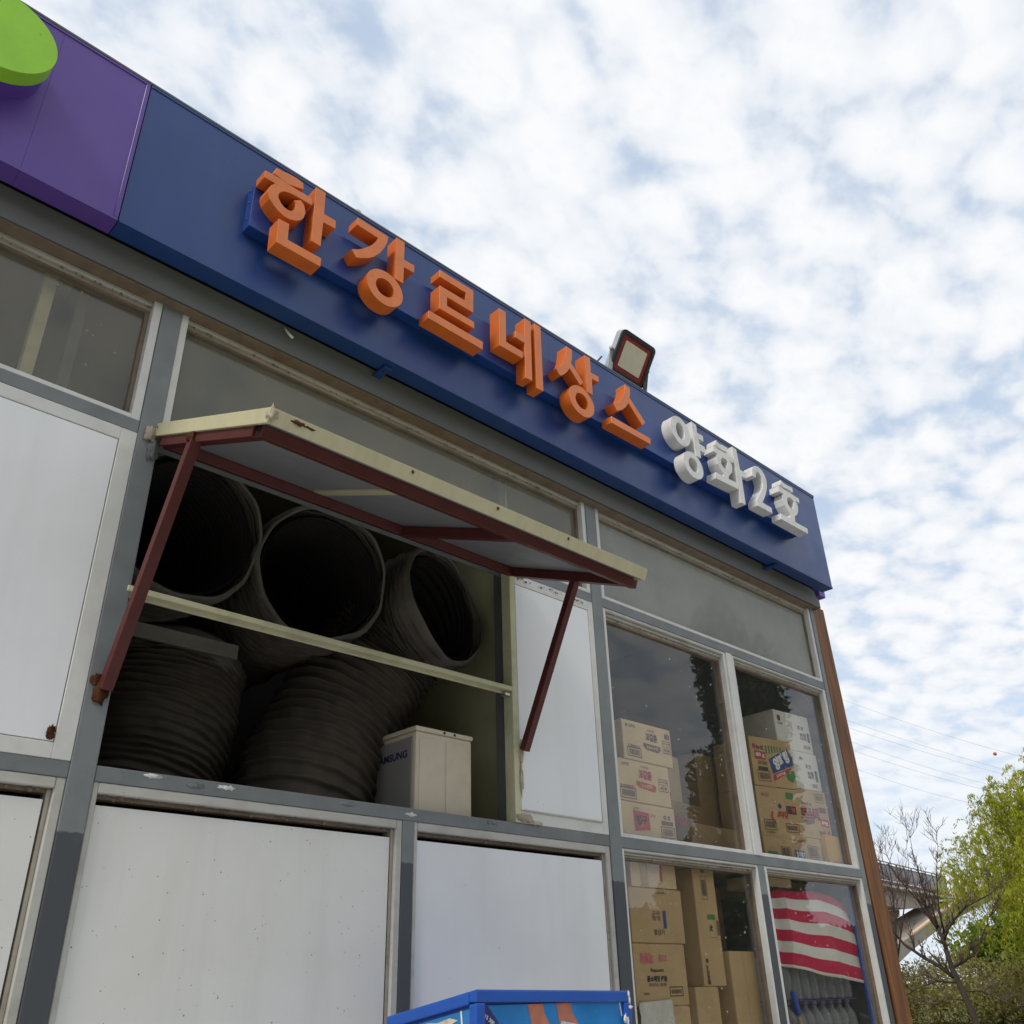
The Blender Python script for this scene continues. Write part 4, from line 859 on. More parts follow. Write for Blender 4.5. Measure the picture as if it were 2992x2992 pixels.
# right stack, upper window
c = Carton('white snack carton, topmost of the right stack', 5.605, 6.020, 3.012, 3.275, .16, .34, 'carton_white', -4, False)
c.poly('print_mark', [(.13 + .05 * math.cos(a * .45), .80 + .085 * math.sin(a * .45)) for a in range(14)], 'ink_brown'); c.text('오리온', .14, .66, .14, .06, 'ink_brown', .03)
c.text('초코', .72, .66, .18, .10, 'ink_brown', .02, -4); c.text('프헴\n다의', .76, .42, .18, .20, 'ink_black', .04); c.rects('print_band', [(.88, .95, .30, .56)], 'ink_brown'); c.barcode(.72, .92, .10, .20, 'ink_brown', False, 8)
c = Carton('white snack carton with green stamp, second of the right stack', 5.660, 6.030, 2.752, 3.006, .15, .34, 'carton_white', -4, False)
c.poly('print_mark', [(.14 + .055 * math.cos(a * .45), .78 + .085 * math.sin(a * .45)) for a in range(14)], 'ink_brown'); c.text('오리온', .15, .63, .14, .06, 'ink_brown', .03)
c.poly('print_mark', [(.44, .90), (.52, .84), (.50, .78), (.40, .80)], 'ink_green'); c.text('초코', .66, .64, .18, .10, 'ink_brown', .02, -4); c.text('프헴\n의가', .70, .40, .20, .20, 'ink_black', .04); c.rects('print_band', [(.84, .92, .25, .55)], 'ink_green'); c.barcode(.68, .86, .08, .18, 'ink_brown', False, 9)
c = Carton('brown onion ring snack carton with blue and green print', 5.265, 5.660, 2.722, 3.040, .155, .34, 'cardboard', -12, False)
c.poly('print_patch', [(.40, .56), (.88, .84), (.98, .66), (.98, .50), (.46, .27)], 'ink_blue'); c.text('양파링', .70, .575, .42, .26, 'ink_white', .06, 27, .15, lift=.0009)
c.rects('print_stripe', [(.36 + .068 * k, .395 + .068 * k, .66 + .02 * k, .85) for k in range(6)], 'ink_green')
c.poly('print_ribbon', [(.46, .25), (.92, .44), (.90, .36), (.46, .12)], 'ink_red'); c.text('오리지널', .64, .275, .24, .06, 'ink_white', .03, 20, lift=.0006)
c.poly('print_leaf', [(.76, .26), (.86, .40), (.97, .36), (1.0, .24), (.90, .14), (.80, .18)], 'ink_green', .0007)
c.rects('price_patch', [(.09, .34, .54, .71)], 'ink_red'); c.text('80 g', .215, .625, .20, .10, 'ink_white', .03, lift=.0006)
c.text('농심', .23, .79, .17, .10, 'ink_brown', .05); c.poly('print_mark', [(.10 + .045 * math.cos(a * .5236), .80 + .06 * math.sin(a * .5236)) for a in range(12)], 'ink_red')
c.rects('print_band', [(.13, .36, .31, .39)], 'ink_black'); c.barcode(.14, .36, .43, .51, 'ink_brown', False, 12); c.barcode(.13, .36, .14, .27, 'ink_brown', True, 13)
c = Carton('brown carton with red curved brand mark, below the onion ring carton', 5.255, 5.640, 2.398, 2.716, .155, .34, 'cardboard', -12, False)
c.text('새우깡', .56, .47, .27, .15, 'ink_red', .06, 3, .2); c.poly('print_swoosh', [(.30, .52), (.27, .44), (.28, .36), (.34, .30), (.40, .28), (.34, .34), (.32, .42), (.34, .52)], 'ink_red'); c.text('농심', .20, .85, .18, .09, 'ink_pink', .03)
c.rects('print_block', [(.66, .90, .50, .66)], 'ink_black'); c.poly('print_mark', [(.78, .64), (.88, .62), (.86, .52), (.80, .55)], 'ink_red', .0006); c.rects('print_block', [(.70, .88, .80, .93)], 'ink_green'); c.barcode(.12, .34, .20, .32, 'ink_black', True, 14); c.barcode(.62, .88, .18, .27, 'ink_brown', True, 15); c.text('스낵 90g', .22, .11, .20, .06, 'ink_brown', .02); c.poly('print_mark', [(.52 + .04 * math.cos(a * .5236), .64 + .05 * math.sin(a * .5236)) for a in range(12)], 'ink_blue', .0004)
c = Carton('brown potato stick carton with bold outlined red lettering', 5.650, 6.015, 2.428, 2.744, .135, .34, 'cardboard', -6, False)
c.text('포스틱', .42, .50, .56, .25, 'ink_black', .14, 2, lift=.0002); c.text('포스틱', .42, .505, .52, .21, 'ink_red', .04, 2, lift=.0009); c.text('SINCE', .36, .70, .30, .06, 'ink_brown', .03); c.poly('print_ribbon', [(.22, .36), (.52, .40), (.50, .31), (.26, .26)], 'ink_brown')
c.rects('price_patch', [(.70, .95, .26, .42)], 'ink_red'); c.text('84g', .825, .34, .18, .09, 'ink_white', .03, lift=.0006); c.text('농심', .70, .14, .20, .09, 'ink_brown', .04); c.poly('print_mark', [(.90 + .045 * math.cos(a * .5236), .14 + .055 * math.sin(a * .5236)) for a in range(12)], 'ink_red'); c.rects('print_band', [(.72, .92, .55, .66)], 'ink_brown'); c.barcode(.68, .88, .80, .90, 'ink_brown', True, 16)
c = Carton('low brown carton with green print, left of the bottom pair at the sill', 5.180, 5.465, 2.2265, 2.392, .13, .34, 'cardboard', -6, False)
c.rects('print_patch', [(.10, .44, .12, .50)], 'ink_green'); c.text('알새우칩', .27, .30, .28, .18, 'ink_white', .03, lift=.0006); c.barcode(.60, .88, .30, .66, 'ink_black', True, 17)
c = Carton('low brown carton with blue and red print, right of the bottom pair at the sill', 5.505, 5.830, 2.2265, 2.420, .13, .34, 'cardboard', -6, False)
c.rects('print_patch', [(.10, .40, .30, .58)], 'ink_blue'); c.text('꿀꽈배기', .26, .44, .26, .16, 'ink_white', .03, lift=.0006); c.text('콘칩', .30, .17, .34, .18, 'ink_red', .06); c.barcode(.56, .82, .44, .72, 'ink_black', True, 18); c.rects('print_band', [(.52, .84, .10, .34)], 'ink_black')
c = Carton('yellow carton tucked against the right end of the window', 5.880, 6.066, 2.2265, 2.455, .10, .30, 'carton_yellow', 0, False)
c.text('신라면', .55, .22, .6, .14, 'ink_red', .03)
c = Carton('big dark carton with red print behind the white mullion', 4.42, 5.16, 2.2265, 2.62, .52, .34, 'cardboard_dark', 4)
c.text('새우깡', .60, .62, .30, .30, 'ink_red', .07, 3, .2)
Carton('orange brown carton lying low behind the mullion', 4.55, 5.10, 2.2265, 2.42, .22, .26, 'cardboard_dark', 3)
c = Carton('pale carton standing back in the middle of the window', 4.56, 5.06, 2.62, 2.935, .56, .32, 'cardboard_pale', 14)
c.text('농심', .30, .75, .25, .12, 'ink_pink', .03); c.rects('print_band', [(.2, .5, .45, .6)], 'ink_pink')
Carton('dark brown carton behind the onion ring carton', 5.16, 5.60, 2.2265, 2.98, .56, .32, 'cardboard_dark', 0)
# lower window, left pane
c = Carton('tan carton at the top of the lower left stack, under taped film', 3.812, 4.186, 2.032, 2.166, .10, .32, 'cardboard_pale', 0, False)
c.rects('print_stripe', [(.63, .68, .25, .98)], 'ink_pink'); c.rects('seam_tape', [(.20, .36, .02, .98)], 'tape', lift=.0003)
c = Carton('plain brown carton with blue stamp, second of the lower left stack', 3.782, 4.212, 1.774, 2.026, .10, .32, 'cardboard', 0, False)
c.rects('print_patch', [(.60, .66, .27, .60)], 'ink_blue'); c.text('고추\n장맛', .47, .50, .17, .18, 'ink_brown', .02); c.text('엄선기', .50, .20, .20, .11, 'ink_brown', .02); c.text('NON GMO', .60, .93, .16, .04, 'ink_brown', .02)
c = Carton('brown popcorn carton with faded red brand name', 3.778, 4.192, 1.498, 1.769, .10, .32, 'cardboard', 0, False)
c.text('PallGx', .25, .77, .25, .18, 'ink_pink', .05); c.text('콘초코', .55, .77, .16, .12, 'ink_pink', .03); c.text('Popcorn', .42, .565, .24, .075, 'ink_black', .03); c.text('콘소메맛 팝콘', .41, .435, .38, .10, 'ink_black', .05); c.text('맛있는 팝콘', .41, .34, .34, .05, 'ink_brown', .02); c.barcode(.66, .86, .19, .26, 'ink_black', True, 20); c.text('100%', .19, .20, .10, .04, 'ink_brown', .02)
Carton('brown carton under the popcorn carton', 3.80, 4.19, 1.2405, 1.494, .10, .32, 'cardboard', 0)
pp = thing('paper_sheet', 'crumpled off-white sheet hanging in front of the popcorn carton', 'paper', (3.9, .088, 1.42))
V, Fc = [], []
for j in range(13):
    for i in range(13):
        x = 3.782 + .255 * i / 12; z = 1.30 + .215 * j / 12 + (.010 * i / 12 if j == 12 else 0)
        V.append((x, .088 + .006 * math.sin(i * 1.9 + j * .8) * math.sin(j * 1.3 + i * .4) + .003 * math.sin(i * 4.1), z))
        if i and j: Fc.append((j * 13 + i - 14, j * 13 + i - 13, j * 13 + i, j * 13 + i - 1))
smooth(link('sheet', mesh(V, Fc), 'paper', pp))
c = Carton('tall narrow brown carton standing on end', 4.336, 4.534, 1.578, 2.150, .10, .36, 'cardboard', 0, False)
c.barcode(.36, .56, .76, .90, 'ink_black', True, 21); c.rects('print_patch', [(.46, .82, .555, .60), (.38, .56, .965, 1.0)], 'ink_green'); c.rects('print_frame', [(.46, .80, .40, .403), (.46, .464, .40, .55), (.796, .80, .40, .55)], 'ink_brown'); c.text('犬', .58, .48, .16, .06, 'ink_black', .08); c.barcode(.86, .97, .42, .55, 'ink_black', True, 22)
c.text('롯데제과 ●', .22, .12, .62, .05, 'ink_black', .06, 90)
c = Carton('brown carton below the tall narrow one', 4.250, 4.452, 1.2405, 1.574, .10, .34, 'cardboard', 0, False)
c = Carton('plain brown carton with a vertical seam at the right of the lower pane', 4.590, 4.838, 1.2405, 1.742, .10, .34, 'cardboard', 0, False)
c.rects('seam_line', [(.50, .506, 0, 1)], 'ink_brown')
c = Carton('red carton squeezed behind the brown cartons of the lower pane', 4.46, 4.60, 1.2405, 1.70, .30, .30, 'ink_red', 0, False)
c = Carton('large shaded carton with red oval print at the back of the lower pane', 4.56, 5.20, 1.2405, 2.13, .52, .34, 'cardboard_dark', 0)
c.text('Guk', .72, .72, .20, .16, 'ink_red', .04, -70); c.poly('print_swoosh', [(.60, .80), (.66, .60), (.74, .50), (.78, .50), (.70, .62), (.64, .80)], 'ink_red')
# lower window, right pane
c = Carton('small tan carton end above the striped cloth', 5.175, 5.440, 2.105, 2.170, .15, .30, 'cardboard_pale', 0, False)
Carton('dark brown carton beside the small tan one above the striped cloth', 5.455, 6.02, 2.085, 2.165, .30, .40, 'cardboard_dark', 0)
def cloth():
    T = thing('striped_cloth', 'red and white striped cloth draped over the bottle packs', 'cloth', (5.6, .12, 1.6))
    n, m = 60, 40; V, Fc, C_ = [], [], []
    bounds = [0, .035, .18, .32, .465, .605, .745, .885, 1.01]
    for j in range(m + 1):
        v = j / m
        for i in range(n + 1):
            u = i / n
            x = 5.090 + .990 * u - .020 * v * 0
            fold = max(0, 1 - abs(u - .155) / .035)
            bot = 1.712 - .055 * min(u / .15, 1) - .088 * max(0, (u - .16) / .84) ** 1.1
            top = 2.070 + .024 * min(u / .2, 1) - .050 * max(0, (u - .5) / .5) ** 2
            z = bot + (top - bot) * v + .006 * math.sin(u * 9 + v * 2)
            y = .105 + .018 * math.sin(u * 7 + 1.2) + .010 * math.sin(u * 17 + v * 3) - .030 * fold + (.035 if u < .14 else 0) + .16 * max(0, v - .72) ** 1.4 + .006 * math.sin(v * 11 + u * 5)
            V.append((x, max(y, .078), z))
            if i and j: Fc.append((j * (n + 1) + i - n - 2, j * (n + 1) + i - n - 1, j * (n + 1) + i, j * (n + 1) + i - 1))
    me = mesh(V, Fc)
    at = me.attributes.new('v', 'FLOAT', 'POINT'); at.data.foreach_set('value', [k // (n + 1) / m for k in range(len(V))])
    mt = mat('stripe_cloth', (.6, .05, .1), .8, 0, .2, .05, 10); ns, ls = mt.node_tree.nodes, mt.node_tree.links
    a = ns.new('ShaderNodeAttribute'); a.attribute_name = 'v'
    cr = ns.new('ShaderNodeValToRGB'); cr.color_ramp.interpolation = 'CONSTANT'; ls.new(a.outputs['Fac'], cr.inputs[0])
    els = cr.color_ramp.elements
    white, red = (.76, .74, .68, 1), (.58, .014, .075, 1)
    els[0].position = 0; els[0].color = white; els[1].position = bounds[1]; els[1].color = red
    for k, b_ in enumerate(bounds[2:-1]):
        e = els.new(b_); e.color = white if k % 2 == 0 else red
    ls.new(cr.outputs[0], ns['Principled BSDF'].inputs['Base Color'])
    bp = ns.new('ShaderNodeBump'); wv = ns.new('ShaderNodeTexNoise'); wv.inputs['Scale'].default_value = 220; bp.inputs['Strength'].default_value = .2; bp.inputs['Distance'].default_value = .002
    ls.new(wv.outputs['Fac'], bp.inputs['Height']); ls.new(bp.outputs[0], ns['Principled BSDF'].inputs['Normal'])
    o = smooth(link('fabric', me, 'stripe_cloth', T)); md = o.modifiers.new('thick', 'SOLIDIFY'); md.thickness = .003
cloth()
def bottle_mesh():
    prof = [(.028, 0), (.044, .006), (.046, .02), (.043, .03), (.046, .042), (.043, .056), (.046, .07), (.043, .084), (.046, .10), (.046, .15), (.040, .175), (.026, .200), (.015, .215), (.0145, .232)]
    V, Fc = lathe(prof, 12); return mesh(V, Fc)
bmesh_b = bottle_mesh(); bmesh_b.materials.append(M['bottle_plastic'])
V, Fc = lathe([(.017, .2325), (.017, .248), (.014, .251)], 12); cap_b = mesh(V, Fc); cap_b.materials.append(M['plastic_lilac'])
for nm, z0, lab in (('water_bottle_pack', 1.462, 'clear water bottle pack, upper one, half under the striped cloth'), ('water_bottle_pack', 1.2405, 'clear water bottle pack with lilac caps, lower one')):
    T = thing(nm, lab, 'bottle pack', (5.6, .25, z0), 'water bottle packs in the right lower pane')
    zb = z0 + (.032 if z0 > 1.3 else 0)
    for r_ in range(2):
        for k in range(9):
            o = bpy.data.objects.new('bottle', bmesh_b); COL.objects.link(o); o.parent = T
            o.location = (5.155 + .1005 * k - 5.6, (.20 + .096 * r_) - .25, zb - z0); smooth(o)
            if z0 < 1.3:
                cp = bpy.data.objects.new('cap', cap_b); COL.objects.link(cp); cp.parent = o
    if z0 > 1.3: box('pack_tray', (5.105, 6.01, .145, .350, 1.4925, 1.4935), 'plastic_lilac', T); multibox('tray_foot', [(5.2, 5.95, .20, .30, 1.4925 - .0005, 1.4925)], 'plastic_lilac', T)
bpy.context.view_layer.update()
BR = thing('broom', 'broom with blue plastic grip leaning in the right lower pane', 'broom', (5.30, .092, 1.2405))
tubeobj('grip', [(5.163, .095, 1.545), (5.166, .095, 1.535), (5.19, .095, 1.435), (5.193, .095, 1.425)], [.010, .017, .020, .014], 'plastic_blue', BR, 12)
tubeobj('handle', [(5.192, .095, 1.43), (5.235, .095, 1.2425)], [.011, .011], 'broom_wood', BR, 10)

# ---------------------------------------------------------------- blue advertising cooler in front of the wall
CB = thing('advertising_cooler', 'blue padded box with worn drink advertisement panels in front of the wall', 'cooler', (2.41, -.47, 0))
x0, x1, yf, yb, zf, zr = 2.05, 2.772, -.70, -.252, 1.578, 1.508
hexa('body', [(x0 + .02, yf + .02, .004), (x1 - .02, yf + .02, .004), (x1 - .02, yb, .004), (x0 + .02, yb, .004), (x0 + .02, yf + .02, zf - .02), (x1 - .02, yf + .02, zf - .03), (x1 - .02, yb, zr - .02), (x0 + .02, yb, zr - .02)], 'cooler_blue', CB, .01)
def band(b8): return hexa('edge_padding', b8, 'cooler_blue', CB, .006)
bw = .036
def zt_(y, x): return zf + (zr - zf) * (y - yf) / (yb - yf) - .014 * (x - x0) / (x1 - x0)
band([(x0, yf, zt_(yf, x0) - bw), (x1, yf, zt_(yf, x1) - bw), (x1, yf + bw, zt_(yf, x1) - bw), (x0, yf + bw, zt_(yf, x0) - bw), (x0, yf, zt_(yf, x0)), (x1, yf, zt_(yf, x1)), (x1, yf + bw, zt_(yf + bw, x1)), (x0, yf + bw, zt_(yf + bw, x0))])
for xa in (x0, x1 - bw):
    y_ = yf + bw + .0005
    band([(xa, y_, zt_(y_, xa) - bw), (xa + bw, y_, zt_(y_, xa) - bw), (xa + bw, yb, zt_(yb, xa) - bw), (xa, yb, zt_(yb, xa) - bw), (xa, y_, zt_(y_, xa)), (xa + bw, y_, zt_(y_, xa)), (xa + bw, yb, zt_(yb, xa)), (xa, yb, zt_(yb, xa))])
for xa, ya in ((x0, yf), (x1 - bw, yf), (x0, yb - bw)):
    zz_ = zt_(ya, xa) - bw - .0005
    band([(xa, ya, .006), (xa + bw, ya, .006), (xa + bw, ya + bw, .006), (xa, ya + bw, .006), (xa, ya, zz_), (xa + bw, ya, zz_), (xa + bw, ya + bw, zz_ - .004), (xa, ya + bw, zz_ - .004)])
fmx = Matrix(((1, 0, 0, 0), (0, 0, -1, yf + .0125), (0, 1, 0, 0), (0, 0, 0, 1)))
gm = mat('sign_blue', (.020, .20, .52), .30, 0, .5, .35, 3.0)
ad = box('poster', (x0 + .036, x1 - .030, yf + .013, yf + .019, .80, zf - .045), 'sign_blue', CB)
zt = zf - .0455
def fl(name, pts, m, lift): return flat(name, [pts], fmx @ Matrix.Translation((0, 0, lift)), m, ad)
# two forearms holding glasses
fl('printed_arm', [(2.275, zt), (2.345, zt), (2.352, zt - .03), (2.385, zt - .075), (2.40, zt - .13), (2.30, zt - .13), (2.292, zt - .06)], 'sign_skin', .0006)
fl('printed_arm', [(2.405, zt), (2.475, zt), (2.482, zt - .03), (2.525, zt - .08), (2.545, zt - .13), (2.43, zt - .13), (2.418, zt - .06)], 'sign_skin', .0006)
fl('printed_glass', [(2.318, zt - .066), (2.372, zt - .058), (2.392, zt - .075), (2.40, zt - .15), (2.31, zt - .15)], 'sign_glass', .0012)
fl('printed_glass', [(2.425, zt - .050), (2.500, zt - .062), (2.530, zt - .085), (2.55, zt - .15), (2.42, zt - .15)], 'sign_glass', .0012)
fl('printed_drink', [(2.432, zt - .072), (2.515, zt - .082), (2.54, zt - .15), (2.428, zt - .15)], 'sign_ice', .0018)
fl('printed_board', [(2.090, zt - .001), (2.105, zt - .001), (2.150, zt - .045), (2.128, zt - .12), (2.090, zt - .12)], 'sign_board', .0007)
lettering('lettering', '15 300', .03, fmx @ Matrix.Translation((2.112, zt - .038, .0014)) @ Matrix.Rotation(R(-32), 4, 'Z'), 'ink_white', ad, .0006, fit=(.042, .012))
fl('printed_ball', [(2.112 + .011 * math.cos(k * .628), zt - .075 + .012 * math.sin(k * .628)) for k in range(10)], 'carton_yellow', .0014)
# pale chips where the foil has come off the right edge
for i, (x, z, sx, sz) in enumerate(((2.760, 1.552, .5, 1.0), (2.764, 1.535, .5, 1.1), (2.768, 1.513, .9, .5), (2.735, 1.478, .9, 1.2), (2.748, 1.470, .5, 1.3))):
    lump('foil_chip', (x, yf - .0005, z), .009, 'ink_white', CB, 50 + i, (sx, .15, sz), .5)
barobj('peeled_streak', (2.722, yf + .0115, 1.528), (2.730, yf + .0115, 1.486), .005, 'ink_white', CB, .001, up=Vector((0, 1, 0)))
# side poster, torn
smx = Matrix(((0, 0, -1, x0 + .0125), (-1, 0, 0, 0), (0, 1, 0, 0), (0, 0, 0, 1)))
zs = lambda y: zf + (zr - zf) * (y - yf) / (yb - yf) - .045
sp = hexa('poster', [(x0 + .013, yf + .040, .80), (x0 + .019, yf + .040, .80), (x0 + .019, yb - .01, .80), (x0 + .013, yb - .01, .80), (x0 + .013, yf + .040, zs(yf + .04)), (x0 + .019, yf + .040, zs(yf + .04)), (x0 + .019, yb - .01, zs(yb)), (x0 + .013, yb - .01, zs(yb))], 'sign_blue', CB)
flat('torn_patch', [[(-yy, zs(yy) - d) for yy, d in ((-.60, .022), (-.56, .010), (-.50, .014), (-.45, .006), (-.42, .02), (-.42, .036), (-.46, .030), (-.52, .026), (-.56, .030))]], smx @ Matrix.Translation((0, 0, .001)), 'torn_paper', sp)
flat('printed_arm', [[(-yy, zs(yy) - d) for yy, d in ((-.46, .03), (-.42, .03), (-.42, .10), (-.47, .10))], [(-yy, zs(yy) - d) for yy, d in ((-.37, .008), (-.33, .006), (-.33, .10), (-.37, .10))]], smx @ Matrix.Translation((0, 0, .0006)), 'sign_skin', sp)
barobj('peeled_streak', (x0 + .0115, -.615, 1.520), (x0 + .0115, -.622, 1.46), .006, 'ink_white', CB, .001, up=Vector((1, 0, 0)))

# ---------------------------------------------------------------- footbridge beyond the shop
BG = thing('footbridge', 'concrete footbridge with dark railing beyond the shop corner', 'bridge', (75, 31, 0))
bu = Vector((.9929567, .1184778, 0)); bo = Vector((68.7, 29.5, 0)); bn = Vector((-bu.y, bu.x, 0))
bmx = Matrix(((bu.x, bn.x, 0, bo.x), (bu.y, bn.y, 0, bo.y), (0, 0, 1, 0), (0, 0, 0, 1)))
def bprism(name, pts, y0, y1, m):
    me = prism([pts], y0, y1)
    for v in me.vertices: v.co = bmx @ v.co
    return link(name, me, [m, m], BG)
bprism('deck', [(-70, 8.12), (17.5, 8.12), (17.5, 8.30), (-70, 8.30)], 0, 5, 'aluminium_white')
bprism('deck_edge', [(-70, 8.301), (17.3, 8.301), (17.3, 8.50), (-70, 8.50)], -.05, 5.05, 'deck_brown')
bprism('girder', [(-70, 6.88), (2.0, 6.88), (3.6, 6.80), (7.1, 6.90), (11.0, 7.16), (15.2, 7.93), (15.6, 8.119), (-70, 8.119)], .6, 4.4, 'concrete')
bprism('ramp', [(-3.0, 2.6), (1.38, 3.71), (4.1, 4.31), (9.7, 5.51), (15.9, 6.56), (22.9, 7.71), (34.5, 9.45), (60, 13), (60, 14.2), (34, 10.6), (17.8, 8.03), (9.58, 6.39), (2.48, 4.83), (-3.0, 3.65)], -.6, 2.6, 'concrete')
bprism('ramp_kerb', [(2.48, 4.835), (9.58, 6.395), (17.8, 8.035), (17.8, 8.16), (9.58, 6.52), (2.48, 4.96)], -.75, -.45, 'concrete_tan_sunlit')
bprism('pier', [(-3.5, 0), (3.0, 0), (3.0, 4.8), (10.6, 6.6), (11.0, 7.15), (7.1, 6.89), (3.6, 6.79), (1.2, 6.87), (.6, 5.0), (-3.5, 3.0)], 2.65, 4.2, 'concrete_tan_sunlit')
bprism('pier', [(40, 0), (43, 0), (43, 11.2), (40, 10.8)], 0, 2, 'concrete')
for z in (9.90, 9.70): barobj('handrail', bmx @ Vector((-70, .1, z)), bmx @ Vector((17.2, .1, z)), .06, 'rail_dark', BG)
for k in range(34):
    s_ = 16.8 - 1.75 * k; box('rail_panel', (s_ - 1.68, s_ - .04, .09, .12, 8.60, 9.66), 'rail_panel', BG, 0, bmx)
    box('rail_post', (s_ - .03, s_ + .03, .05, .13, 8.501, 9.88), 'rail_dark', BG, 0, bmx)
for k in range(5):
    s_ = 17.7 + 1.3 * k; box('rail_post', (s_, s_ + .10, 0, .10, 8.05 + .15 * k, 9.65 + .15 * k), 'rail_yellow', BG, 0, bmx)
for dz in (.55, 1.45): barobj('handrail', bmx @ Vector((17.6, .05, 8.15 + dz)), bmx @ Vector((24, .05, 8.9 + dz)), .07, 'rail_yellow', BG)
bprism('stair_wall', [(18.6, 8.25), (23.5, 8.9), (23.5, 10.2), (19.6, 10.3), (18.9, 9.5)], 2.0, 2.3, 'brick_orange')
def person():
    p0 = bmx @ Vector((17.35, .55, 8.501))
    J = {'pelvis': (0, 0, .92), 'chest': (-.02, 0, 1.28), 'neck': (-.06, 0, 1.46), 'head': (-.10, -.02, 1.60), 'crown': (-.10, -.02, 1.70),
         'lk': (.02, -.09, .50), 'la': (.05, -.10, .08), 'lf': (-.10, -.11, .04), 'rk': (-.02, .09, .50), 'ra': (.02, .10, .08), 'rf': (-.13, .11, .04),
         'ls': (-.02, -.19, 1.38), 'le': (-.05, -.24, 1.12), 'lh': (-.28, -.20, 1.10), 'rs': (-.02, .19, 1.38), 're': (-.05, .24, 1.12), 'rh': (-.28, .18, 1.08)}
    E_ = [('pelvis', 'chest'), ('chest', 'neck'), ('neck', 'head'), ('head', 'crown'), ('pelvis', 'lk'), ('lk', 'la'), ('la', 'lf'), ('pelvis', 'rk'), ('rk', 'ra'), ('ra', 'rf'), ('chest', 'ls'), ('ls', 'le'), ('le', 'lh'), ('chest', 'rs'), ('rs', 're'), ('re', 'rh')]
    rad = {'pelvis': .15, 'chest': .16, 'neck': .06, 'head': .10, 'crown': .06, 'lk': .07, 'la': .045, 'lf': .035, 'rk': .07, 'ra': .045, 'rf': .035, 'ls': .07, 'le': .05, 'lh': .04, 'rs': .07, 're': .05, 'rh': .04}
    ks = list(J); me = bpy.data.meshes.new('p'); me.from_pydata([J[k] for k in ks], [(ks.index(a), ks.index(b)) for a, b in E_], [])
    o = bpy.data.objects.new('tmp', me); COL.objects.link(o)
    md = o.modifiers.new('s', 'SKIN'); sv = me.skin_vertices[0].data
    for i, k in enumerate(ks): sv[i].radius = (rad[k], rad[k]); sv[i].use_root = (k == 'pelvis')
    o.modifiers.new('u', 'SUBSURF').levels = 1
    dg = bpy.context.evaluated_depsgraph_get(); dg.update(); bme = bpy.data.meshes.new_from_object(o.evaluated_get(dg)); bpy.data.objects.remove(o)
    bme.materials.clear(); b = link('person', bme, ['skin', 'jacket', 'trousers']); b.location = p0; b.rotation_euler = (0, 0, math.atan2(bu.y, bu.x) + .6)
    for f in bme.polygons:
        z = f.center.z; f.material_index = 2 if z < .95 else (1 if z < 1.50 else 0); f.use_smooth = True
    bpy.context.view_layer.update()
    tag(b, 'person in dark jacket leaning at the end of the bridge railing', 'person')
    hv, hf = lathe([(.02, 1.57), (.105, 1.60), (.112, 1.65), (.09, 1.71), (.03, 1.735)], 10, (-.085, -.01, 0)); h_ = link('hair', mesh(hv, hf), 'ink_black'); h_.parent = b
person()

# ---------------------------------------------------------------- vegetation
def leaves_mesh(C3, L3, W3, shade):
    """diamond leaves: centre, long half-vector, wide half-vector"""
    n = len(C3); V = np.empty((n * 4, 3)); V[0::4] = C3 - L3; V[1::4] = C3 + W3; V[2::4] = C3 + L3; V[3::4] = C3 - W3
    me = bpy.data.meshes.new('leaves'); me.vertices.add(n * 4); me.vertices.foreach_set('co', V.astype(np.float32).ravel())
    me.loops.add(n * 4); me.loops.foreach_set('vertex_index', np.arange(n * 4, dtype=np.int32))
    me.polygons.add(n); me.polygons.foreach_set('loop_start', np.arange(0, n * 4, 4, dtype=np.int32)); me.polygons.foreach_set('loop_total', np.full(n, 4, dtype=np.int32))
    me.update(calc_edges=True)
    a = me.attributes.new('shade', 'FLOAT', 'POINT'); a.data.foreach_set('value', np.repeat(shade, 4).astype(np.float32)); return me
def unit(n):
    v = RNG.normal(size=(n, 3)); return v / np.linalg.norm(v, axis=1)[:, None]
def limbs(base, top, r0, spread, n, seed, depth=2):
    """trunk with limbs as one joined mesh"""
    rr_ = random.Random(seed); V, Fc = [], []
    def add(path, rads, ns):
        v, f = tube(path, rads, ns); k = len(V); V.extend(v); Fc.extend(tuple(i + k for i in q) for q in f)
    base, top = Vector(base), Vector(top)
    mid = base.lerp(top, .5) + Vector((rr_.uniform(-.2, .2), rr_.uniform(-.2, .2), 0))
    add([base, mid, top], [r0, r0 * .75, r0 * .35], 9)
    ends = []
    for k in range(n):
        st = base.lerp(top, rr_.uniform(.35, 1.0)); an = 6.283 * k / n + rr_.uniform(-.4, .4)
        ln = spread * rr_.uniform(.5, 1.0); en = st + Vector((math.cos(an) * ln, math.sin(an) * ln, ln * rr_.uniform(.2, .8)))
        m_ = st.lerp(en, .5) + Vector((0, 0, ln * .12)); add([st, m_, en], [r0 * .38, r0 * .22, r0 * .08], 6); ends.append((st, m_, en))
        for q in range(3 if depth > 1 else 0):
            s2 = m_.lerp(en, rr_.random()); e2 = s2 + Vector((rr_.uniform(-1, 1), rr_.uniform(-1, 1), rr_.uniform(-.1, .9))) * ln * .4; add([s2, e2], [r0 * .10, r0 * .03], 5)
    return V, Fc
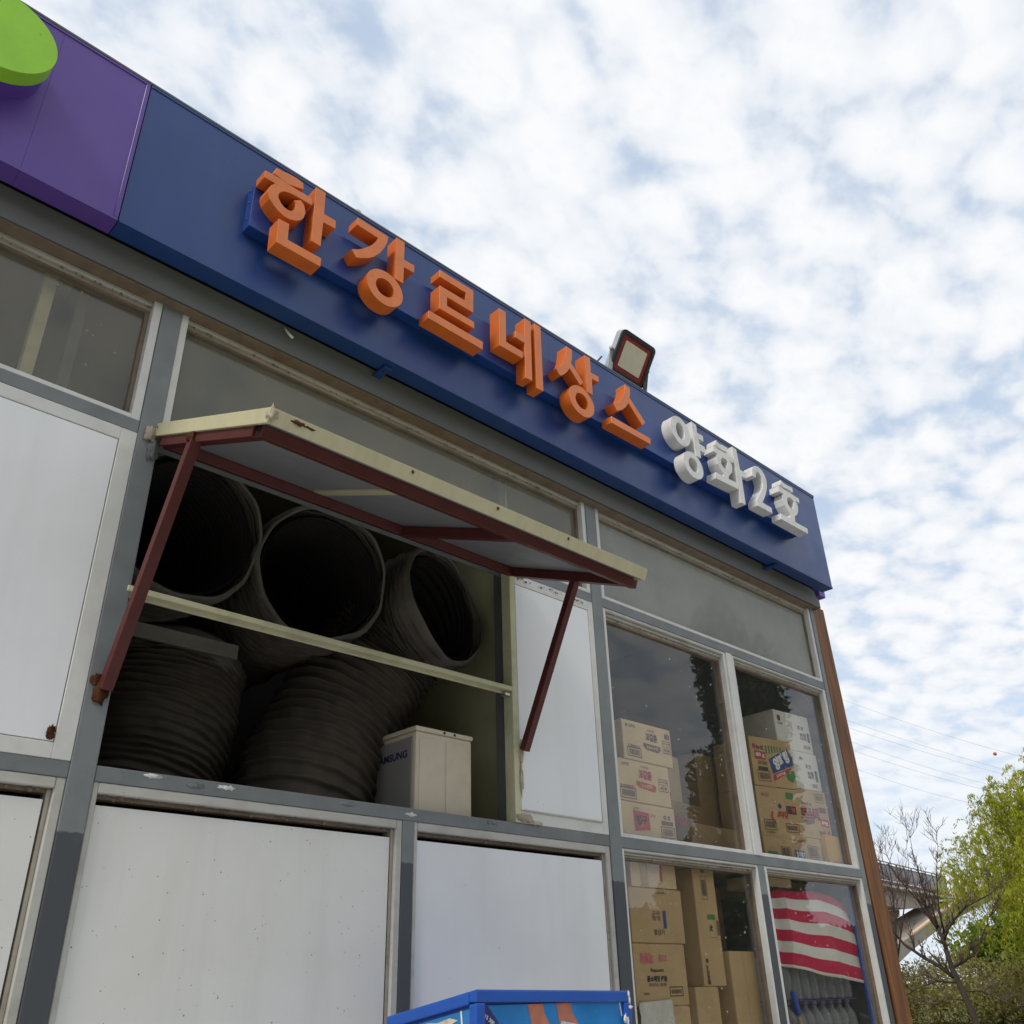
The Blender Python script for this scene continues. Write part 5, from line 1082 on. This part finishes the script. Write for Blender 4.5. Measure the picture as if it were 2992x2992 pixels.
def willow(pos, r, h, zlow, nstr, seed, label, m='willow_leaf', leafl=.11, leafw=.022, per=26, cat='tree', dens=1.0, bark='bark'):
    T = thing('willow_tree', label, cat, pos)
    V, Fc = limbs(pos, (pos[0] + .3, pos[1], h * .55), .20, r * .55, 9, seed); smooth(link('trunk', mesh(V, Fc), bark, T))
    n = nstr
    # shoots leave the limb ends upwards and outwards, arch over and droop, gathered in uneven clumps
    kc = 64; ca = RNG.uniform(0, 2 * np.pi, kc); cq = np.sqrt(RNG.uniform(.05, 1, kc)); chh = RNG.uniform(.42, 1.0, kc)
    ci = RNG.integers(0, kc, n)
    a = ca[ci] + RNG.normal(0, .20, n); q = np.clip(cq[ci] + RNG.normal(0, .09, n), 0, 1.05)
    rad = r * q
    zt = zlow + (h - .7 - zlow) * (1 - .50 * q ** 2.2) * chh[ci] * RNG.uniform(.84, 1.0, n)
    sx = pos[0] + rad * np.cos(a); sy = pos[1] + rad * np.sin(a)
    ln = RNG.uniform(.04, .26, n) * (h - zlow); ln = np.maximum(np.minimum(ln, zt - .4), .2)
    oa = a + RNG.normal(0, 1.1, n); ol = RNG.uniform(.2, 1.2, n); rise = RNG.uniform(.2, 1.2, n)
    t = np.linspace(0, 1, per)[None, :].repeat(n, 0) + RNG.uniform(-.02, .02, (n, per))
    tt = np.clip(t, 0, 1)
    X = sx[:, None] + (np.cos(oa) * ol)[:, None] * tt ** .8 + .08 * np.sin(tt * 5 + a[:, None] * 9) + RNG.normal(0, .045, (n, per))
    Y_ = sy[:, None] + (np.sin(oa) * ol)[:, None] * tt ** .8 + .08 * np.cos(tt * 4 + a[:, None] * 5) + RNG.normal(0, .045, (n, per))
    Z = zt[:, None] + rise[:, None] * np.sin(tt * 2.1) - ln[:, None] * tt ** 2.2
    Cc = np.c_[X.ravel(), Y_.ravel(), Z.ravel()]; N = len(Cc)
    d = np.c_[RNG.normal(0, .7, N), RNG.normal(0, .7, N), -np.ones(N)]; d /= np.linalg.norm(d, axis=1)[:, None]
    w = np.cross(d, unit(N)); w /= np.linalg.norm(w, axis=1)[:, None]
    s = RNG.uniform(.7, 1.3, N)[:, None]
    shade = np.clip(np.repeat(RNG.uniform(0, 1, n), per) * .6 + RNG.uniform(0, .4, N), 0, 1)
    link('crown', leaves_mesh(Cc, d * leafl * s, w * leafw * s, shade), m, T)
    # the hanging twigs themselves
    V, Fc = [], []
    for i in range(0, n, 3):
        pts = [Vector((X[i, k], Y_[i, k], Z[i, k])) for k in range(0, per, 6)]
        v, f = tube(pts, [.012 * (1 - .12 * q_) for q_ in range(len(pts))], 3, False); k0 = len(V); V += v; Fc += [tuple(j + k0 for j in q_) for q_ in f]
    tw = link('hanging_twigs', mesh(V, Fc), 'twig', T); tw['kind'] = 'stuff'
    return T
def bushy(name, pos, rx, rz, zc, n, seed, label, m, leaf=.10, cat='tree', trunk=True, group=None, bark='bark'):
    T = thing(name, label, cat, pos, group)
    if trunk:
        V, Fc = limbs(pos, (pos[0], pos[1], zc), .12, rx * .7, 7, seed); smooth(link('trunk', mesh(V, Fc), bark, T))
    r2 = np.random.default_rng(seed); k = 26
    cc = unit(k) * r2.uniform(.35, .95, k)[:, None] * np.array([rx, rx, rz]) + np.array([pos[0], pos[1], zc])
    idx = r2.integers(0, k, n); off = unit(n) * (r2.uniform(0, 1, n) ** .5)[:, None] * np.array([rx, rx, rz]) * .36
    Cc = cc[idx] + off; Cc[:, 2] = np.maximum(Cc[:, 2], .05)
    d = unit(n); w = np.cross(d, unit(n)); w /= np.linalg.norm(w, axis=1)[:, None]; s = r2.uniform(.6, 1.4, n)[:, None]
    shade = np.clip(r2.uniform(0, .6, k)[idx] + r2.uniform(0, .4, n), 0, 1)
    link('crown', leaves_mesh(Cc, d * leaf * s, w * leaf * .5 * s, shade), m, T); return T
def pol(az, dist, z=0.0): return (math.sin(R(az)) * dist, -3 + math.cos(R(az)) * dist, z)
def pel(az, el, dist): return Vector((math.sin(R(az)) * dist, -3 + math.cos(R(az)) * dist, 1.55 + math.tan(R(el)) * dist))

willow(pol(75.6, 40), 5.4, 10.2, .9, 2700, 3, 'big yellow green willow with drooping shoots at the right edge', per=48, leafl=.075, leafw=.018)
bushy('broadleaf_tree', pol(72.6, 52), 4.2, 2.6, 3.0, 15000, 8, 'dense darker green tree under the willow branches', 'dense_leaf', .16)
bushy('broadleaf_tree', pol(77.5, 58), 5.0, 3.2, 4.2, 12000, 9, 'green tree behind the willow at the frame edge', 'dense_leaf', .18)
for i, (az, dist, rx, zc, lab) in enumerate(((63.6, 48, 4.0, 1.2, 'olive thicket low beside the timber corner board'), (66.2, 50, 4.2, 1.0, 'olive thicket below the bridge ramp'), (68.9, 47, 4.0, 1.1, 'olive thicket behind the bare tree trunk'), (71.8, 49, 4.2, 1.2, 'olive thicket below the dense green tree'), (74.8, 47, 4.4, 1.3, 'olive thicket at the lower right corner'))):
    bushy('thicket', pol(az, dist), rx, 1.7, zc, 7000, 40 + i, lab, 'olive_leaf', .075, 'thicket', True, 'thickets under the footbridge', 'twig')
def bare_tree(name, paths, label, dist, seed, r0, fine=3, tips=None):
    """paths: list of [(az, el, radius)...] limbs laid out around the tree's own distance"""
    T = thing(name, label, 'tree', tuple(pel(*paths[0][0][:2], dist)))
    rr_ = random.Random(seed); V, Fc = [], []; V2, F2 = [], []
    def add(path, rads, ns, thin=False):
        v, f = tube(path, rads, ns); A, B = (V2, F2) if thin else (V, Fc); k = len(A); A.extend(v); B.extend(tuple(i + k for i in q) for q in f)
    def grow(p, d, ln, r, lev):
        pts = [p]; dd = d.copy()
        for k in range(4):
            dd = (dd + Vector((rr_.uniform(-.22, .22), rr_.uniform(-.22, .22), rr_.uniform(-.05, .20)))).normalized(); pts.append(pts[-1] + dd * ln / 4)
        add(pts, [r, r * .8, r * .62, r * .45, r * .28], 4, r < .012)
        if lev > 0:
            for k in range(rr_.choice((3, 4, 4))):
                q = pts[rr_.randint(1, 4)]; ax = Vector((rr_.uniform(-1, 1), rr_.uniform(-1, 1), rr_.uniform(-.4, .9)))
                grow(q, (dd + ax * .9).normalized(), ln * rr_.uniform(.5, .85), max(.0045, r * .55), lev - 1)
    for pa in paths:
        off = rr_.uniform(-.5, .5) if pa is not paths[0] else 0
        pts = [pel(a_, e_, dist + off * k / len(pa)) for k, (a_, e_, _) in enumerate(pa)]
        add(pts, [q[2] * .66 for q in pa], 8)
        for k in range(1, len(pts)):
            d = (pts[k] - pts[k - 1]); L0 = d.length
            if pa[k][2] > r0 * .72: continue
            for q in range(3):
                s_ = pts[k - 1].lerp(pts[k], rr_.random()); ax = Vector((rr_.uniform(-1, 1), rr_.uniform(-1, 1), rr_.uniform(-.2, 1)))
                grow(s_, (d.normalized() * .8 + ax * .8).normalized(), rr_.uniform(.5, 1.0) * L0 * .9, max(.010, pa[k][2] * .42), fine - 1)
        grow(pts[-1], (pts[-1] - pts[-2]).normalized(), .55, max(.010, pa[-1][2] * .9), fine)
    smooth(link('trunk', mesh(V, Fc), 'bark', T)); link('twigs', mesh(V2, F2), 'twig', T); return T
D_ = 23.0
bare_tree('bare_tree', [
    [(67.95, -3.86, .13), (67.82, -1.75, .11), (67.55, -.3, .10), (67.28, .77, .088), (67.22, 1.5, .078), (67.18, 2.11, .068), (67.05, 2.7, .05)],
    [(67.30, .35, .065), (66.6, .95, .058), (66.0, 1.35, .05), (65.2, 2.0, .04), (64.6, 2.9, .03), (64.2, 4.0, .018)],
    [(67.26, .80, .05), (67.9, 1.05, .042), (68.55, 1.45, .034), (68.95, 1.95, .022)],
    [(67.18, 2.05, .055), (67.5, 2.6, .048), (68.0, 3.1, .04), (68.6, 3.6, .03), (69.3, 3.9, .018)],
    [(67.10, 2.5, .046), (66.75, 3.2, .036), (66.35, 4.1, .028), (65.9, 4.8, .020), (65.6, 5.3, .013), (65.45, 5.7, .008)],
    [(67.05, 2.7, .042), (67.0, 3.5, .034), (66.8, 4.5, .026), (66.75, 5.2, .019), (66.7, 5.8, .012), (66.65, 6.2, .007)],
    [(67.3, 2.4, .036), (67.3, 3.6, .028), (67.5, 4.8, .020), (67.65, 5.5, .013), (67.8, 6.1, .008)],
    [(67.35, .1, .03), (66.4, .2, .024), (65.4, -.1, .016), (64.6, -.5, .010)],
    [(67.5, -.3, .03), (68.4, -.3, .024), (69.3, -.8, .016), (70.2, -1.2, .010)],
    [(67.6, -.7, .026), (66.6, -.6, .02), (65.7, -1.1, .012)],
], 'leafless dark tree with forked limbs in front of the bridge', D_, 17, .1, 3)
bare_tree('bare_tree', [[(64.2, -3.5, .08), (64.5, 0, .06), (64.9, 2.5, .045), (65.1, 3.8, .03), (65.2, 4.9, .018), (65.1, 5.8, .008)], [(64.7, 1.2, .04), (65.4, 3.2, .03), (65.9, 4.6, .018), (66.2, 5.5, .009)], [(64.8, 2.0, .03), (64.5, 3.6, .02), (64.6, 5.4, .01)]], 'leafless slim tree half hidden by the timber corner board', 27.0, 23, .06, 3)
# trees across the street, mirrored in the shop glass
T = bushy('poplar_tree', (29.3, -15.2, 0), 1.9, 6.8, 8.2, 24000, 61, 'tall narrow tree across the street, mirrored in the shop window', 'dark_leaf', .15, bark='bark_reflection')
bushy('poplar_tree', (33.5, -19.5, 0), 2.6, 3.4, 4.4, 20000, 62, 'lower round tree across the street, mirrored in the shop window', 'dark_leaf', .16, bark='bark_reflection')
for i, (x, y, o_) in enumerate(((18, -30, 'nearest'), (26, -28, 'second'), (34, -26, 'third'), (43, -25, 'fourth'), (53, -24, 'farthest'))):
    bushy('hedge_tree', (x, y, 0), 5.2, 2.3, 2.6, 9000, 90 + i, '%s of the low dark trees edging the park to the right' % o_, 'dark_leaf', .30, bark='bark_reflection', group='low trees edging the park')
for i, (x, y, o_) in enumerate(((-26, -19, 'first'), (-18, -21, 'second'), (-10.5, -20, 'third'), (-3, -22, 'fourth'), (4.5, -21, 'fifth'), (11.5, -23, 'last'))):  # unseen row added to cut low sky light into the opening and glass
    bushy('shading_tree', (x, y, 0), 4.6, 3.9, 5.0, 5000, 70 + i, '%s added dark tree, counted from the west, in the unseen row shading the shop' % o_, 'dark_leaf', .34, bark='bark_reflection', group='added trees shading the shop')
# ---------------------------------------------------------------- overhead power lines
wl_ = [((64.97, 13.66), (72.53, 10.06)), ((67.2, 13.66), (73.34, 10.7)), ((65.05, 13.2), (72.47, 9.82)), ((64.82, 12.51), (70.93, 9.67)), ((64.81, 12.03), (70.84, 9.35)), ((64.73, 11.02), (69.53, 8.91))]
ordn = ['second', 'topmost', 'third', 'fourth', 'fifth', 'lowest']
for i, (a_, b_) in enumerate(wl_):
    A_, B_ = pel(*a_, 170), pel(*b_, 200); d = (B_ - A_)
    pts = [A_ + d * t + Vector((0, 0, (t - .2) * (t - .8) * 1.2)) for t in np.linspace(-1.2, 1.8, 25)]
    V, Fc = tube(pts, [.020] * 25, 4); o = link('power_line', mesh(V, Fc), 'wire')
    tag(o, '%s of the thin grey power lines crossing the sky' % ordn[i], 'power line', 'power lines in the sky')
tag(lump('marker_ball', pel(72.0, 11.11, 175), .30, 'ball_red', None, 1, amp=.0), 'small red marker ball on the power lines', 'marker ball')
